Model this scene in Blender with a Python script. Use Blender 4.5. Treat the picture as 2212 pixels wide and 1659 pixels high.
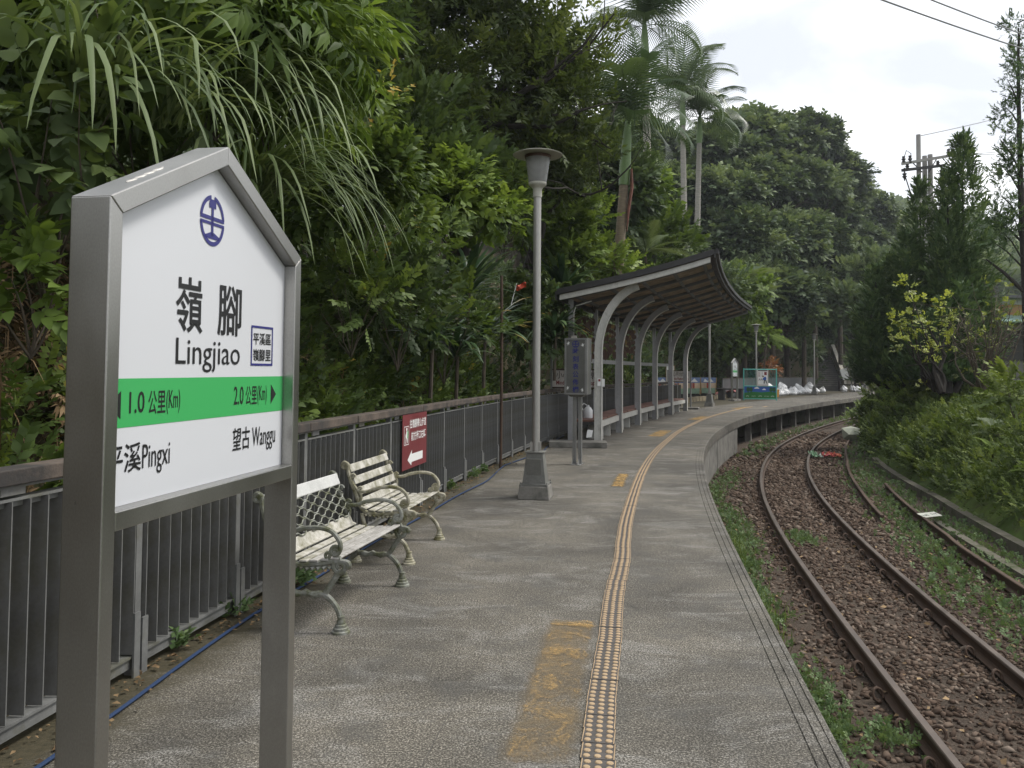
import bpy, math, random
import numpy as np
from mathutils import Matrix, Vector

for o in list(bpy.data.objects):
    bpy.data.objects.remove(o)
scene = bpy.context.scene
col = scene.collection
R = math.radians

# ------------------------------------------------------------------ camera
F_PX, CX, HY, PITCH, ROLL, EYE = 1789.0, 1106.0, 799.0, R(2.3), R(0.46), 1.6
PPY = HY - F_PX * math.tan(PITCH)
cam_d = bpy.data.cameras.new('camera')
cam_d.sensor_width = 36.0
cam_d.lens = F_PX / 2212.0 * 36.0
cam_d.shift_y = (PPY - 829.5) / 2212.0
cam_d.clip_start = 0.05
cam_d.clip_end = 3000.0
cam = bpy.data.objects.new('camera', cam_d)
col.objects.link(cam)
cam.matrix_world = Matrix.Translation((0, 0, EYE)) @ Matrix.Rotation(R(90) + PITCH, 4, 'X') @ Matrix.Rotation(ROLL, 4, 'Z')
scene.camera = cam

# ------------------------------------------------------------------ sky: bright broken overcast
SUN_EL, SUN_AZ = R(56), R(78)          # azimuth clockwise from +Y (the way the camera looks)
world = bpy.data.worlds.new('World')
scene.world = world
world.use_nodes = True
nt = world.node_tree
nt.nodes.clear()
wo = nt.nodes.new('ShaderNodeOutputWorld')
sky = nt.nodes.new('ShaderNodeTexSky')
sky.sky_type = 'NISHITA'
sky.sun_disc = False
sky.sun_elevation = SUN_EL
sky.sun_rotation = SUN_AZ
sky.air_density = 1.2
sky.dust_density = 3.0
bg1 = nt.nodes.new('ShaderNodeBackground'); bg1.inputs['Strength'].default_value = 0.10
nt.links.new(sky.outputs[0], bg1.inputs['Color'])
tc = nt.nodes.new('ShaderNodeTexCoord')
mp = nt.nodes.new('ShaderNodeMapping'); mp.inputs['Scale'].default_value = (1.0, 1.0, 2.3)
mp.inputs['Location'].default_value = (0.35, 0.1, 0.0)
nt.links.new(tc.outputs['Generated'], mp.inputs['Vector'])
n1 = nt.nodes.new('ShaderNodeTexNoise'); n1.inputs['Scale'].default_value = 3.2
n1.inputs['Detail'].default_value = 7.0; n1.inputs['Roughness'].default_value = 0.52; n1.inputs['Distortion'].default_value = 0.5
nt.links.new(mp.outputs[0], n1.inputs['Vector'])
cr = nt.nodes.new('ShaderNodeValToRGB')
e = cr.color_ramp.elements
e[0].position = 0.36; e[0].color = (0.53, 0.545, 0.58, 1)
e[1].position = 0.62; e[1].color = (1.10, 1.10, 1.09, 1)
k = e.new(0.50); k.color = (0.70, 0.712, 0.74, 1)
nt.links.new(n1.outputs[0], cr.inputs[0])
bg2 = nt.nodes.new('ShaderNodeBackground'); bg2.inputs['Strength'].default_value = 0.90
nt.links.new(cr.outputs[0], bg2.inputs['Color'])
mx = nt.nodes.new('ShaderNodeMixShader'); mx.inputs[0].default_value = 0.86
nt.links.new(bg1.outputs[0], mx.inputs[1]); nt.links.new(bg2.outputs[0], mx.inputs[2])
nt.links.new(mx.outputs[0], wo.inputs['Surface'])

sun_d = bpy.data.lights.new('sun', 'SUN')
sun_d.energy = 1.5
sun_d.angle = R(14)
sun_d.color = (1.0, 0.965, 0.90)
sun = bpy.data.objects.new('sun', sun_d)
col.objects.link(sun)
sd_ = Vector((math.sin(SUN_AZ) * math.cos(SUN_EL), math.cos(SUN_AZ) * math.cos(SUN_EL), math.sin(SUN_EL)))
sun.rotation_euler = (-sd_).to_track_quat('-Z', 'Y').to_euler()
sun.location = (20, 20, 60)

scene.view_settings.view_transform = 'Standard'
scene.view_settings.look = 'None'
scene.view_settings.exposure = 1.0
scene.view_settings.gamma = 1.0
scene.view_settings.use_curve_mapping = False
scene.cycles.max_bounces = 6
scene.cycles.diffuse_bounces = 3
scene.cycles.glossy_bounces = 3
scene.cycles.transmission_bounces = 4
scene.cycles.transparent_max_bounces = 24
scene.cycles.use_denoising = True
scene.cycles.caustics_reflective = False
scene.cycles.caustics_refractive = False

# ------------------------------------------------------------------ the line of the platform edge (s along it, d to its left)
_S = np.arange(-14, 230, .05)
_K = np.interp(_S, [-14, 0, 6, 14, 24, 34, 48, 65, 230], [0, 0, .0066, .0133, .0137, .0072, .0025, .001, .001])
_PHI = np.concatenate([[0], np.cumsum((_K[1:] + _K[:-1]) / 2 * .05)])
_i0 = int(np.argmin(abs(_S)))
_PHI = _PHI - _PHI[_i0] + R(8.76)
_X = np.concatenate([[0], np.cumsum(np.sin(_PHI[:-1]) * .05)]); _X = _X - _X[_i0] + 1.38
_Y = np.concatenate([[0], np.cumsum(np.cos(_PHI[:-1]) * .05)]); _Y = _Y - _Y[_i0] + 3.35

def phi(s):
    return float(np.interp(s, _S, _PHI))

def pt(s, d=0.0, z=0.0):
    x = float(np.interp(s, _S, _X)); y = float(np.interp(s, _S, _Y)); p = phi(s)
    return Vector((x - d * math.cos(p), y + d * math.sin(p), z))

def pts(s, d, z):
    s = np.asarray(s, float)
    x = np.interp(s, _S, _X); y = np.interp(s, _S, _Y); p = np.interp(s, _S, _PHI)
    return np.stack([x - d * np.cos(p), y + d * np.sin(p), z + 0 * s], -1)

_CR = np.array((Matrix.Rotation(R(90) + PITCH, 3, 'X') @ Matrix.Rotation(ROLL, 3, 'Z')))

def at(px, py, Y):
    """a point of the place: seen at px, py of the 2212 px wide photograph, Y metres ahead"""
    r = _CR @ np.array([(px - CX) / F_PX, -(py - PPY) / F_PX, -1.0])
    t = Y / r[1]
    return Vector((r[0] * t, Y, EYE + r[2] * t))

# ------------------------------------------------------------------ materials
def _nodes(name):
    m = bpy.data.materials.new(name); m.use_nodes = True
    t = m.node_tree
    return m, t, t.nodes['Principled BSDF'], t.nodes['Material Output']

def noise(t, scale, detail=4, rough=.55, vec=None, dist=0.0):
    n = t.nodes.new('ShaderNodeTexNoise')
    n.inputs['Scale'].default_value = scale; n.inputs['Detail'].default_value = detail
    n.inputs['Roughness'].default_value = rough; n.inputs['Distortion'].default_value = dist
    if vec is not None:
        t.links.new(vec, n.inputs['Vector'])
    return n.outputs[0]

def coords(t, scale=(1, 1, 1), kind='Object'):
    tcn = t.nodes.new('ShaderNodeTexCoord'); mpn = t.nodes.new('ShaderNodeMapping')
    mpn.inputs['Scale'].default_value = scale
    t.links.new(tcn.outputs[kind], mpn.inputs['Vector'])
    return mpn.outputs[0]

def ramp(t, fac, stops):
    r_ = t.nodes.new('ShaderNodeValToRGB')
    el = r_.color_ramp.elements
    while len(el) < len(stops):
        el.new(0.5)
    for q, (p, c) in zip(el, stops):
        q.position = p
        q.color = (*c, 1) if isinstance(c, tuple) else (c, c, c, 1)
    t.links.new(fac, r_.inputs[0])
    return r_.outputs[0]

def mixc(t, fac, a, b, mode='MIX'):
    m_ = t.nodes.new('ShaderNodeMix'); m_.data_type = 'RGBA'; m_.blend_type = mode
    for sock, val in ((m_.inputs[0], fac), (m_.inputs[6], a), (m_.inputs[7], b)):
        if isinstance(val, (int, float)):
            sock.default_value = val
        elif isinstance(val, tuple):
            sock.default_value = (*val, 1)
        else:
            t.links.new(val, sock)
    return m_.outputs[2]

def bump(t, bsdf, h, strength=.3, dist=.01):
    b = t.nodes.new('ShaderNodeBump'); b.inputs['Strength'].default_value = strength; b.inputs['Distance'].default_value = dist
    t.links.new(h, b.inputs['Height']); t.links.new(b.outputs[0], bsdf.inputs['Normal'])

def mat(name, base, rough=.6, metal=0.0, var=.2, scale=6, fine=60, dirt=None, dirt_amt=.45, dirt_scale=3, bmp=0.0, spec=.4, stretch=(1, 1, 1)):
    m, t, b, o = _nodes(name)
    v = coords(t, stretch)
    n_ = noise(t, scale, 5, .6, v)
    lo = tuple(max(0, c * (1 - var)) for c in base); hi = tuple(min(1, c * (1 + var)) for c in base)
    c_ = ramp(t, n_, [(.3, lo), (.7, hi)])
    nf = noise(t, fine, 3, .6, v)
    c_ = mixc(t, .35, c_, ramp(t, nf, [(.3, .55), (.7, 1.0)]), 'MULTIPLY')
    if dirt:
        nd = noise(t, dirt_scale, 6, .68, v)
        c_ = mixc(t, ramp(t, nd, [(1 - dirt_amt - .08, 0.0), (1 - dirt_amt + .16, 1.0)]), c_, dirt)
    t.links.new(c_, b.inputs['Base Color'])
    b.inputs['Metallic'].default_value = metal
    b.inputs['Specular IOR Level'].default_value = spec
    r_ = ramp(t, n_, [(.3, max(0, rough - .08)), (.7, min(1, rough + .1))])
    t.links.new(r_, b.inputs['Roughness'])
    if bmp:
        bump(t, b, nf, bmp, .004)
    return m

def flat(name, base, rough=.5, spec=.4):
    m, t, b, o = _nodes(name)
    b.inputs['Base Color'].default_value = (*base, 1); b.inputs['Roughness'].default_value = rough
    b.inputs['Specular IOR Level'].default_value = spec
    return m

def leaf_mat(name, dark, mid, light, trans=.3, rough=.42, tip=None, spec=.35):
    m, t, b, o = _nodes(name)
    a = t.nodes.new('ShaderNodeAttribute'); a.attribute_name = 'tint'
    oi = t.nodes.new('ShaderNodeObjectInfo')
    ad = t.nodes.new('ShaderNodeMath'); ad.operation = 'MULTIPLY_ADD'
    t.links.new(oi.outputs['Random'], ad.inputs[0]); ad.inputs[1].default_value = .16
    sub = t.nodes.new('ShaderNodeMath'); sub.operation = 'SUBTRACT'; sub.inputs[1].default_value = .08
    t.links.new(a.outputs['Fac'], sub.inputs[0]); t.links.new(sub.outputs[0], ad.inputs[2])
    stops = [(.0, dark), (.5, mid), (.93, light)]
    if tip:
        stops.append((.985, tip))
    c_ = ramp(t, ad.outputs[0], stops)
    t.links.new(c_, b.inputs['Base Color'])
    b.inputs['Roughness'].default_value = rough
    b.inputs['Specular IOR Level'].default_value = spec
    tr = t.nodes.new('ShaderNodeBsdfTranslucent')
    t.links.new(mixc(t, 1.0, c_, (1.0, 1.0, .55), 'MULTIPLY'), tr.inputs['Color'])
    ms = t.nodes.new('ShaderNodeMixShader'); ms.inputs[0].default_value = trans
    t.links.new(b.outputs[0], ms.inputs[1]); t.links.new(tr.outputs[0], ms.inputs[2])
    t.links.new(ms.outputs[0], o.inputs['Surface'])
    return m

M = {}
M['steel'] = mat('brushed_steel', (.40, .392, .37), .33, .95, .08, 2, 300, dirt=(.30, .29, .27), dirt_amt=.35, dirt_scale=2.2, stretch=(1, 1, .5))
M['steel_dull'] = mat('dull_steel', (.30, .30, .29), .5, .7, .15, 3, 90)
M['sign_white'] = flat('sign_white', (.58, .59, .615), .28, .5)
M['sign_green'] = flat('sign_green', (.045, .36, .10), .35, .5)
M['sign_black'] = flat('sign_black', (.012, .012, .013), .4)
M['sign_navy'] = flat('sign_navy', (.025, .025, .16), .4)
M['fence'] = mat('fence_paint', (.150, .149, .145), .55, .1, .2, 3, 60, dirt=(.085, .078, .035), dirt_amt=.47, dirt_scale=1.3, spec=.45)
M['fence_edge'] = mat('fence_rail_paint', (.155, .157, .152), .6, .1, .25, 4, 50, dirt=(.09, .085, .04), dirt_amt=.4, dirt_scale=3)
M['wood_rail'] = mat('weathered_wood', (.10, .078, .062), .85, 0, .45, 5, 70, dirt=(.035, .032, .03), dirt_amt=.5, dirt_scale=4, bmp=.5, stretch=(1, 1, 1))
M['bench_white'] = mat('bench_white_paint', (.52, .50, .45), .6, 0, .15, 8, 70, dirt=(.20, .19, .13), dirt_amt=.52, dirt_scale=9)
M['bench_clean'] = mat('bench_clean_paint', (.52, .52, .50), .5, 0, .10, 8, 70)
M['bench_grey'] = mat('bench_grey_slat', (.40, .385, .36), .6, 0, .2, 8, 60, dirt=(.16, .15, .12), dirt_amt=.42, dirt_scale=14)
M['bench_iron'] = mat('bench_cast_iron', (.26, .265, .24), .55, .1, .25, 10, 60, dirt=(.09, .095, .045), dirt_amt=.52, dirt_scale=12, bmp=.3)
M['bench_iron_w'] = mat('bench_cast_iron_white', (.46, .43, .34), .6, .05, .2, 10, 60, dirt=(.15, .14, .065), dirt_amt=.52, dirt_scale=12, bmp=.3)
M['pole_steel'] = mat('lamp_pole_steel', (.37, .36, .335), .45, .6, .12, 3, 90, stretch=(1, 1, .2))
M['lamp_base'] = mat('lamp_pedestal', (.17, .17, .155), .6, .3, .2, 5, 60, dirt=(.16, .09, .05), dirt_amt=.25, dirt_scale=4)
M['lamp_hat'] = mat('lamp_hat', (.46, .45, .40), .5, .2, .12, 4, 60)
M['lamp_red'] = mat('lamp_collar', (.09, .045, .035), .6, .2, .2, 6)
M['concrete'] = mat('concrete', (.20, .19, .17), .9, 0, .3, 4, 90, dirt=(.06, .062, .05), dirt_amt=.42, dirt_scale=2.5, bmp=.4)
M['concrete_moss'] = mat('mossy_concrete', (.14, .125, .10), .92, 0, .35, 3, 60, dirt=(.045, .055, .022), dirt_amt=.5, dirt_scale=3, bmp=.5)
M['shelter'] = mat('shelter_paint', (.34, .34, .34), .6, .15, .15, 3, 60, dirt=(.12, .12, .10), dirt_amt=.22, dirt_scale=3)
M['shelter_pale'] = mat('shelter_pale_paint', (.56, .55, .51), .6, .1, .15, 5, 60, dirt=(.22, .21, .17), dirt_amt=.36, dirt_scale=5, stretch=(1, 1, .4))  # pale dirty paint; on the first rib its paleness also stands for light
M['shelter_dark'] = mat('shelter_dark_beam', (.15, .15, .145), .6, .2, .2, 3, 60)
M['roof_dark'] = mat('roof_metal', (.045, .044, .043), .55, .3, .25, 3, 40)
M['soffit'] = mat('soffit_board', (.36, .285, .215), .85, 0, .35, 4, 50, dirt=(.09, .06, .045), dirt_amt=.4, dirt_scale=3, stretch=(1, 1, 1))
M['seat_red'] = mat('seat_board', (.17, .085, .062), .7, 0, .2, 4, 60)
M['box_steel'] = mat('notice_box_steel', (.15, .15, .138), .45, .4, .15, 3, 80, dirt=(.10, .10, .085), dirt_amt=.3)
M['white'] = flat('white_paint', (.72, .72, .70), .5)
M['offwhite'] = mat('worn_white', (.58, .54, .50), .6, 0, .1, 4, 40, dirt=(.42, .22, .14), dirt_amt=.22, dirt_scale=5)
M['text_red'] = flat('text_red', (.20, .03, .03), .6)
M['text_brown'] = flat('text_dark', (.05, .035, .03), .6)
M['maroon'] = mat('maroon_board', (.16, .028, .032), .5, 0, .1, 3, 60)
M['navy_ink'] = flat('navy_ink', (.02, .024, .16), .5)
M['rust'] = mat('rusty_steel', (.085, .055, .038), .75, .3, .35, 6, 60, dirt=(.04, .03, .025), dirt_amt=.4)
M['rail_top'] = mat('worn_rail_head', (.15, .12, .10), .42, .6, .15, 4, 90)
M['sleeper'] = mat('sleeper', (.105, .075, .05), .92, 0, .3, 4, 50, bmp=.4)
M['hose'] = flat('blue_hose', (.012, .032, .085), .6)
M['teal'] = flat('teal_frame', (.10, .42, .36), .5)
M['blue_paint'] = flat('board_blue', (.03, .10, .36), .6)
M['green_paint'] = flat('board_green', (.025, .16, .035), .6)
M['green_dark'] = flat('board_dark_green', (.012, .075, .02), .6)
M['bag'] = mat('white_woven_plastic', (.80, .80, .80), .45, 0, .05, 6, 60)
M['dark_metal'] = mat('dark_metal', (.045, .043, .04), .6, .2, .25, 4, 60)
M['bark'] = mat('bark', (.085, .068, .05), .92, 0, .4, 8, 60, dirt=(.05, .06, .03), dirt_amt=.4, dirt_scale=3, bmp=.6)
M['bark_dark'] = mat('dark_bark', (.035, .030, .025), .92, 0, .4, 8, 60, bmp=.6)
M['palm_trunk'] = mat('palm_trunk', (.21, .165, .115), .85, 0, .25, 5, 30, dirt=(.10, .09, .07), dirt_amt=.35, stretch=(1, 1, 5))
M['palm_pale'] = mat('pale_palm_trunk', (.30, .285, .25), .85, 0, .2, 5, 30, dirt=(.16, .15, .12), dirt_amt=.35, stretch=(1, 1, 6))
M['palm_green'] = mat('palm_crownshaft', (.14, .22, .08), .5, 0, .15, 4, 40)
M['dry'] = mat('dry_stalk', (.23, .17, .10), .9, 0, .35, 6, 30)
M['pole_conc'] = mat('utility_pole', (.30, .29, .27), .9, 0, .15, 3, 40)
M['dry_leaf'] = mat('dead_leaf', (.22, .12, .06), .85, 0, .4, 9, 30)

LEAF = {
 'shrub': leaf_mat('leaf_mid_green', (.032, .054, .015), (.090, .138, .036), (.205, .270, .068), .36, .5, tip=(.40, .28, .05), spec=.22),
 'bright': leaf_mat('leaf_bright_green', (.052, .092, .019), (.140, .208, .044), (.265, .340, .080), .38, .5, spec=.22),
 'dark': leaf_mat('leaf_dark_green', (.027, .045, .018), (.068, .104, .036), (.140, .188, .062), .32, .5, spec=.22),
 'tree': leaf_mat('leaf_tree', (.031, .047, .017), (.086, .119, .036), (.200, .238, .068), .34, .48, spec=.22),
 'grass': leaf_mat('leaf_silver_grass', (.045, .075, .026), (.105, .150, .058), (.200, .250, .115), .32, .5, spec=.22),
 'strap': leaf_mat('leaf_strap', (.016, .039, .018), (.044, .091, .036), (.111, .169, .072), .2, .32, tip=(.390, .260, .052), spec=.5),
 'palm': leaf_mat('leaf_palm', (.029, .055, .026), (.072, .117, .052), (.156, .208, .098), .25, .34, spec=.5),
 'fern': leaf_mat('leaf_fern', (.060, .105, .022), (.150, .230, .046), (.260, .360, .080), .38, .5, spec=.2),
 'conifer': leaf_mat('leaf_conifer', (.032, .058, .028), (.088, .142, .058), (.195, .260, .100), .22, .6, spec=.15),
 'yellow': leaf_mat('leaf_yellow_green', (.11, .13, .03), (.28, .33, .06), (.46, .50, .11), .38),
 'bank': leaf_mat('leaf_bank', (.040, .064, .018), (.100, .145, .038), (.205, .255, .070), .36, .55, spec=.18),
 'weed': leaf_mat('leaf_weed', (.050, .085, .034), (.105, .165, .068), (.185, .250, .115), .3, .55, spec=.2),
 'far': leaf_mat('leaf_far_forest', (.030, .050, .027), (.092, .132, .062), (.210, .260, .125), .32, .55, spec=.18),
 'red': leaf_mat('leaf_croton', (.08, .03, .015), (.22, .07, .025), (.32, .17, .045), .3),
 'dryleaf': leaf_mat('leaf_dead', (.072, .049, .029), (.169, .114, .062), (.338, .240, .137), .1, .85, spec=.1),
 'stone': leaf_mat('ballast_stone', (.042, .030, .023), (.108, .077, .058), (.205, .165, .132), 0.0, .92, spec=.08),
}

# ------------------------------------------------------------------ object helpers
def tag(o, label=None, cat=None, group=None, kind=None):
    if label: o['label'] = label
    if cat: o['category'] = cat
    if group: o['group'] = group
    if kind: o['kind'] = kind
    return o

def empty(name, loc=(0, 0, 0), rz=0.0):
    o = bpy.data.objects.new(name, None)
    o.empty_display_size = .1
    o.location = loc; o.rotation_euler = (0, 0, rz)
    col.objects.link(o)
    return o

def link(name, me, parent=None, loc=(0, 0, 0), rz=0.0, world=True):
    o = bpy.data.objects.new(name, me)
    col.objects.link(o)
    o.location = loc; o.rotation_euler = (0, 0, rz)
    if parent is not None:
        o.parent = parent
        if world and parent.type == 'EMPTY':
            o.matrix_parent_inverse = (Matrix.Translation(parent.location) @ parent.rotation_euler.to_matrix().to_4x4()).inverted()
    return o

def copy_tree(o, parent=None):
    c = o.copy()
    col.objects.link(c)
    c.parent = parent
    if parent is not None:
        c.matrix_parent_inverse = o.matrix_parent_inverse
    for ch in list(o.children):
        copy_tree(ch, c)
    return c

class MB:
    """collects simple solids and links them as one mesh"""
    def __init__(self):
        self.v = []; self.f = []; self.m = []

    def add(self, vs, fs, mi=0):
        n = len(self.v)
        self.v += [tuple(p) for p in vs]
        self.f += [tuple(i + n for i in f) for f in fs]
        self.m += [mi] * len(fs)
        return self

    def box(self, c, size, rot=None, mi=0, taper=1.0):
        hx, hy, hz = (q / 2 for q in size)
        vs = []
        for z in (-1, 1):
            k_ = taper if z > 0 else 1.0
            for x, y in ((-1, -1), (1, -1), (1, 1), (-1, 1)):
                vs.append(Vector((x * hx * k_, y * hy * k_, z * hz)))
        if rot is not None:
            rm = rot if isinstance(rot, Matrix) else Matrix.Rotation(rot, 3, 'Z')
            vs = [rm @ p for p in vs]
        c = Vector(c)
        return self.add([p + c for p in vs], [(3, 2, 1, 0), (4, 5, 6, 7), (0, 1, 5, 4), (1, 2, 6, 5), (2, 3, 7, 6), (3, 0, 4, 7)], mi)

    def bar(self, p0, p1, w, h, up=(0, 0, 1), mi=0):
        p0 = Vector(p0); p1 = Vector(p1)
        t = (p1 - p0); L = t.length; t.normalize()
        up = Vector(up)
        if abs(t.dot(up)) > .98:
            up = Vector((1, 0, 0))
        x = t.cross(up).normalized(); z = x.cross(t)
        rm = Matrix((x, t, z)).transposed()
        return self.box((p0 + p1) / 2, (w, L, h), rm, mi)

    def tube(self, path, r, n=8, mi=0, cap=True, squash=1.0, side=None):
        P = [Vector(p) for p in path]
        rs = r if isinstance(r, (list, tuple)) else [r] * len(P)
        vs = []; fs = []
        prev = None
        for i, p in enumerate(P):
            t = (P[min(i + 1, len(P) - 1)] - P[max(i - 1, 0)]).normalized()
            if side is not None:
                x = Vector(side); x = (x - t * x.dot(t)).normalized()
            elif prev is None:
                a = Vector((0, 0, 1)) if abs(t.z) < .9 else Vector((1, 0, 0))
                x = t.cross(a).normalized()
            else:
                x = (prev - t * prev.dot(t)).normalized()
            prev = x
            y = t.cross(x)
            for k_ in range(n):
                a = 2 * math.pi * k_ / n
                vs.append(p + x * (rs[i] * math.cos(a)) + y * (rs[i] * squash * math.sin(a)))
        for i in range(len(P) - 1):
            for k_ in range(n):
                a, b = i * n + k_, i * n + (k_ + 1) % n
                fs.append((a, b, b + n, a + n))
        if cap:
            fs.append(tuple(range(n - 1, -1, -1)))
            fs.append(tuple(range((len(P) - 1) * n, len(P) * n)))
        return self.add(vs, fs, mi)

    def lathe(self, prof, loc=(0, 0, 0), n=16, mi=0, rot=0.0):
        vs = []; fs = []
        for r, z in prof:
            for k_ in range(n):
                a = 2 * math.pi * k_ / n + rot
                vs.append((loc[0] + r * math.cos(a), loc[1] + r * math.sin(a), loc[2] + z))
        for i in range(len(prof) - 1):
            for k_ in range(n):
                a, b = i * n + k_, i * n + (k_ + 1) % n
                fs.append((a, b, b + n, a + n))
        fs.append(tuple(range(n - 1, -1, -1)))
        fs.append(tuple(range((len(prof) - 1) * n, len(prof) * n)))
        return self.add(vs, fs, mi)

    def prism(self, poly, o, ax, ay, thick, mi=0):
        """a flat outline in the plane (ax, ay) at o, given thickness along ax x ay"""
        o = Vector(o); ax = Vector(ax); ay = Vector(ay); az = ax.cross(ay).normalized() * thick
        n = len(poly)
        a = [o + ax * p[0] + ay * p[1] for p in poly]
        b = [p + az for p in a]
        fs = [tuple(range(n - 1, -1, -1)), tuple(range(n, 2 * n))]
        fs += [(i, (i + 1) % n, n + (i + 1) % n, n + i) for i in range(n)]
        return self.add(a + b, fs, mi)

    def sweep(self, prof, ss, dz=None, mi=0, cap=True, closed=True):
        """profile of (d, z) carried along the platform edge over stations ss"""
        n = len(prof(ss[0]) if callable(prof) else prof); vs = []; fs = []
        for j, s in enumerate(ss):
            pr = prof(s) if callable(prof) else prof
            for d, z in pr:
                vs.append(pt(s, d, z))
        for j in range(len(ss) - 1):
            for k_ in range(n if closed else n - 1):
                a, b = j * n + k_, j * n + (k_ + 1) % n
                fs.append((a, b, b + n, a + n))
        if cap and closed:
            fs.append(tuple(range(n - 1, -1, -1)))
            fs.append(tuple(range((len(ss) - 1) * n, len(ss) * n)))
        return self.add(vs, fs, mi)

    def mesh(self, name, mats, smooth=False):
        me = bpy.data.meshes.new(name)
        me.from_pydata(self.v, [], self.f)
        for m_ in (mats if isinstance(mats, (list, tuple)) else [mats]):
            me.materials.append(m_)
        if any(self.m):
            me.polygons.foreach_set('material_index', self.m)
        if smooth:
            me.polygons.foreach_set('use_smooth', [True] * len(me.polygons))
        import bmesh
        bm = bmesh.new(); bm.from_mesh(me)
        bmesh.ops.recalc_face_normals(bm, faces=bm.faces)
        bm.to_mesh(me); bm.free()
        if smooth:
            try:
                me.set_sharp_from_angle(angle=R(42))
            except Exception:
                pass
        return me

    def build(self, name, mats, parent=None, smooth=False, world=True, bevel=0.0):
        o = link(name, self.mesh(name, mats, smooth), parent, world=world)
        if bevel:
            b = o.modifiers.new('bevel', 'BEVEL'); b.width = bevel; b.segments = 2; b.limit_method = 'ANGLE'
        return o

# lettering: the words' outlines laid flat into a rectangle of a plane
_glyphs = {}
def glyphs(body, bold=0.0):
    key = (body, bold)
    if key not in _glyphs:
        c = bpy.data.curves.new('lettering', 'FONT')
        c.body = body; c.size = 1.0; c.resolution_u = 3; c.offset = bold
        o = bpy.data.objects.new('lettering', c); col.objects.link(o)
        dg = bpy.context.evaluated_depsgraph_get()
        me = bpy.data.meshes.new_from_object(o.evaluated_get(dg))
        v = np.zeros(len(me.vertices) * 3); me.vertices.foreach_get('co', v); v = v.reshape(-1, 3)
        f = [tuple(p.vertices) for p in me.polygons]
        bpy.data.objects.remove(o); bpy.data.curves.remove(c); bpy.data.meshes.remove(me)
        _glyphs[key] = (v, f)
    return _glyphs[key]

def lettering(body, rect, o, ax, ay, m_, parent, bold=0.0, world=True, name='lettering', hard=True):
    v, f = glyphs(body, bold)
    lo = v.min(0); hi = v.max(0)
    x0, y0, x1, y1 = rect
    o = Vector(o); ax = Vector(ax); ay = Vector(ay)
    vs = [o + ax * (x0 + (p[0] - lo[0]) / (hi[0] - lo[0]) * (x1 - x0)) + ay * (y0 + (p[1] - lo[1]) / (hi[1] - lo[1]) * (y1 - y0)) for p in v]
    me = bpy.data.meshes.new(name); me.from_pydata(vs, [], f); me.materials.append(m_)
    return link(name, me, parent, world=world)

# ------------------------------------------------------------------ many small faces at once
def np_mesh(name, V, T, m_, tint=None, smooth=False):
    me = bpy.data.meshes.new(name)
    V = np.ascontiguousarray(V, np.float32); T = np.ascontiguousarray(T, np.int32)
    me.vertices.add(len(V)); me.vertices.foreach_set('co', V.ravel())
    me.loops.add(T.size); me.loops.foreach_set('vertex_index', T.ravel())
    me.polygons.add(len(T)); me.polygons.foreach_set('loop_start', np.arange(0, T.size, 3, dtype=np.int32))
    if smooth:
        me.polygons.foreach_set('use_smooth', np.ones(len(T), bool))
    me.materials.append(m_)
    if tint is not None:
        a = me.attributes.new('tint', 'FLOAT', 'POINT')
        a.data.foreach_set('value', np.ascontiguousarray(np.clip(tint, 0.01, 1), np.float32))
    me.update(calc_edges=True)
    return me

class Leaves:
    """gathers (verts, tris, tint) arrays"""
    def __init__(self):
        self.V = []; self.T = []; self.C = []; self.n = 0

    def add(self, V, T, c):
        self.V.append(V); self.T.append(T + self.n); self.C.append(np.broadcast_to(c, (len(V),)).astype(float)); self.n += len(V)

    def inst(self, tmpl, Mx, loc, tint):
        tv, tt, tcol = tmpl
        k = len(loc); n = len(tv)
        V = np.einsum('kij,nj->kni', Mx, tv) + loc[:, None, :]
        T = (tt[None] + (np.arange(k) * n)[:, None, None]).reshape(-1, 3)
        C = (np.asarray(tint)[:, None] + tcol[None, :])
        self.add(V.reshape(-1, 3), T, C.ravel())

    def mesh(self, name, m_, smooth=False):
        return np_mesh(name, np.concatenate(self.V), np.concatenate(self.T), m_, np.concatenate(self.C), smooth)

    def build(self, name, m_, parent=None, world=True, smooth=False):
        return link(name, self.mesh(name, m_, smooth), parent, world=world)

def unit(a):
    return a / np.maximum(np.linalg.norm(a, axis=-1, keepdims=True), 1e-9)

def frames(d, up, scale):
    """matrices whose y axis runs along d, z near up"""
    d = unit(d); x = unit(np.cross(d, up)); z = np.cross(x, d)
    return np.stack([x, d, z], -1) * np.asarray(scale)[..., None, None]

def leaf_t(w=.28, fold=.07, droop=.12):
    v = np.array([(0, 0, 0), (-w, .42, fold), (0, .5, 0), (w, .42, fold), (0, 1, -droop)], float)
    t = np.array([(0, 2, 1), (0, 3, 2), (1, 2, 4), (2, 3, 4)])
    return v, t, np.array([-.06, 0, -.03, 0, .04])

def leaf_h(w=.36, fold=.06, droop=.2):
    """a broader, pointed leaf with a curved rim"""
    rim = [(.10, .55), (.30, .98), (.55, .88), (.80, .42)]
    z = lambda y: -droop * y * y
    V = [(0, 0, 0)] + [(0, y, z(y)) for y, _ in rim] + [(0, 1, z(1))]
    for sg in (-1, 1):
        V += [(sg * w * k, y - .06 * k, z(y) + fold * k) for y, k in rim]
    T = []
    for b, sg in ((6, -1), (10, 1)):
        t_ = [(0, b, 1), (4, b + 3, 5)]
        for i in range(3):
            t_ += [(1 + i, b + i, b + i + 1), (1 + i, b + i + 1, 2 + i)]
        T += t_ if sg < 0 else [(p, r, q) for p, q, r in t_]
    return np.array(V, float), np.array(T), np.array([-.06, -.05, -.04, -.02, 0, .05] + [.0, .02, .03, .04] * 2)

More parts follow.
